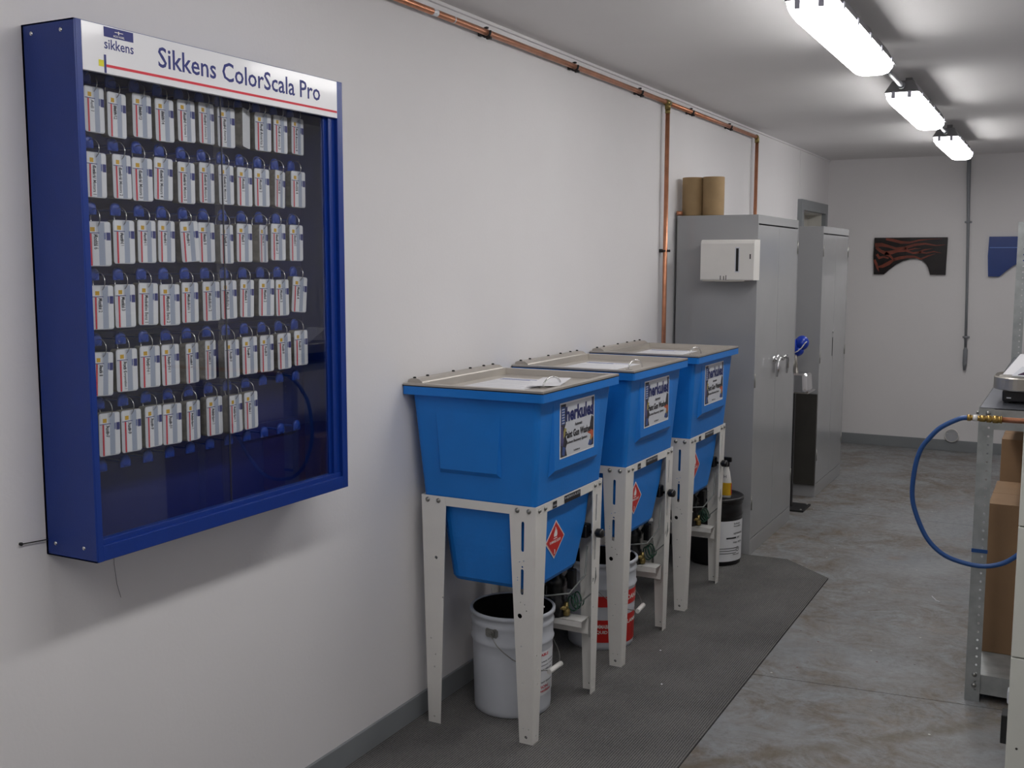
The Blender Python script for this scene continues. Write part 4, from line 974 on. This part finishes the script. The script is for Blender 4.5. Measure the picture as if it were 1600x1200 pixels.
# blue air hose from brass couplers
HY_ = 3.985
hs = thing('air_hose', 'blue rubber air hose looping down from brass couplers by the bench', 'hose', (1.66, HY_, 1.05))
hp = [(1.652, 1.049), (1.625, 1.044), (1.566, 1.009), (1.530, .968), (1.503, .925), (1.487, .86), (1.481, .767), (1.494, .70), (1.531, .617), (1.575, .568), (1.629, .541), (1.713, .529), (1.78, .545), (1.832, .584), (1.90, .66), (1.98, .78)]
def smooth(p, n=4):
    out = []; P = [p[0]]+p+[p[-1]]
    for i in range(1, len(P)-2):
        for k in range(n):
            t = k/n; a, b, c, d = (Vector(P[i-1]), Vector(P[i]), Vector(P[i+1]), Vector(P[i+2]))
            out.append(.5*((2*b)+(-a+c)*t+(2*a-5*b+4*c-d)*t*t+(-a+3*b-3*c+d)*t**3))
    out.append(Vector(p[-1])); return out
MB().tube(smooth([(x, HY_, z) for x, z in hp]), .0085, 12).build('hose', M['hoseblue'], hs)
mb = MB()
for x0, x1, r in ((1.650, 1.662, .0115), (1.662, 1.668, .009)): mb.lathe([(0, x0), (r, x0), (r, x1), (0, x1)], (0, HY_, 1.050), 'X', 10)
mb.build('hose_ferrule', M['brass'], hs)
MB().lathe([(0, 1.668), (.011, 1.668), (.011, 1.683), (0, 1.683)], (0, HY_, 1.050), 'X', 12).build('steel_collar', M['white'], hs)
mb = MB()
for x0, x1, r in ((1.683, 1.690, .010), (1.690, 1.708, .0125), (1.708, 1.712, .010), (1.712, 1.727, .0135), (1.727, 1.731, .010), (1.731, 1.748, .0145), (1.748, 1.756, .0125), (1.756, 1.760, .0150)): mb.lathe([(0, x0), (r, x0), (r, x1), (0, x1)], (0, HY_, 1.050), 'X', 6)
mb.build('coupler', M['brass'], hs)
MB().tube([(1.760, HY_, 1.050), (XR, HY_, 1.050)], .0095, 12).build('copper_stub', M['copper'], hs)

# cream drawer cabinet at the right edge
DX, DYN = 1.8655, 2.92
dc = thing('drawer_cabinet', 'cream enamelled drawer cabinet at the right edge of view', 'cabinet', (2.15, 3.2, 0))
MB().box(DX+.001, 2.50, DYN+.018, 3.42, .03, 1.36, bev=.003).box(DX+.02, 2.48, DYN+.04, 3.40, 0, .03).build('body', M['cream'], dc)
zs = [.035, .262, .585, .926, 1.352]
for a, b in zip(zs[:-1], zs[1:]):
    d_ = MB().box(DX, 2.50, DYN, DYN+.019, a+.0015, b-.0015, bev=.0022).build('drawer', M['cream'], dc)
    MB().box(2.12, 2.24, DYN-.012, DYN, b-.07, b-.055, bev=.003).build('pull', M['chrome'], d_)
    if abs(b-.585) < .01: MB().lathe([(0, -.001), (.003, -.001), (.003, 0)], (DX+.025, DYN, .345), 'Y', 8).build('screw', M['brownbox'], d_)
MB().box(1.836, DX+.002, 3.30, 3.36, .190, .277, bev=.003).build('side_stop', M['black'], dc)
MB().box(1.846, DX+.002, 3.37, 3.41, .285, .325, bev=.004).build('side_catch', M['cardg'], dc)
for i, (x, y, z) in enumerate(((.538, 4.008, .0062), (.663, 3.677, .0062))):
    tag(MB().lathe([(0, 0), (.004, .001), (.003, .003), (0, .003)], (x, y, z), 'Z', 7).build('paper_crumb', M['paper']), ['tiny white crumb on the carpet runner, the farther one', 'tiny white crumb on the carpet runner, the nearer one'][i], 'crumb', 'white crumbs on the carpet runner')
tag(MB().tube([(1.43, 5.31, .002), (1.44, 5.28, .003), (1.455, 5.25, .002), (1.475, 5.235, .002)], .003, 5).build('tape_scrap', M['paper']), 'small curled white scrap lying on the concrete floor', 'scrap')
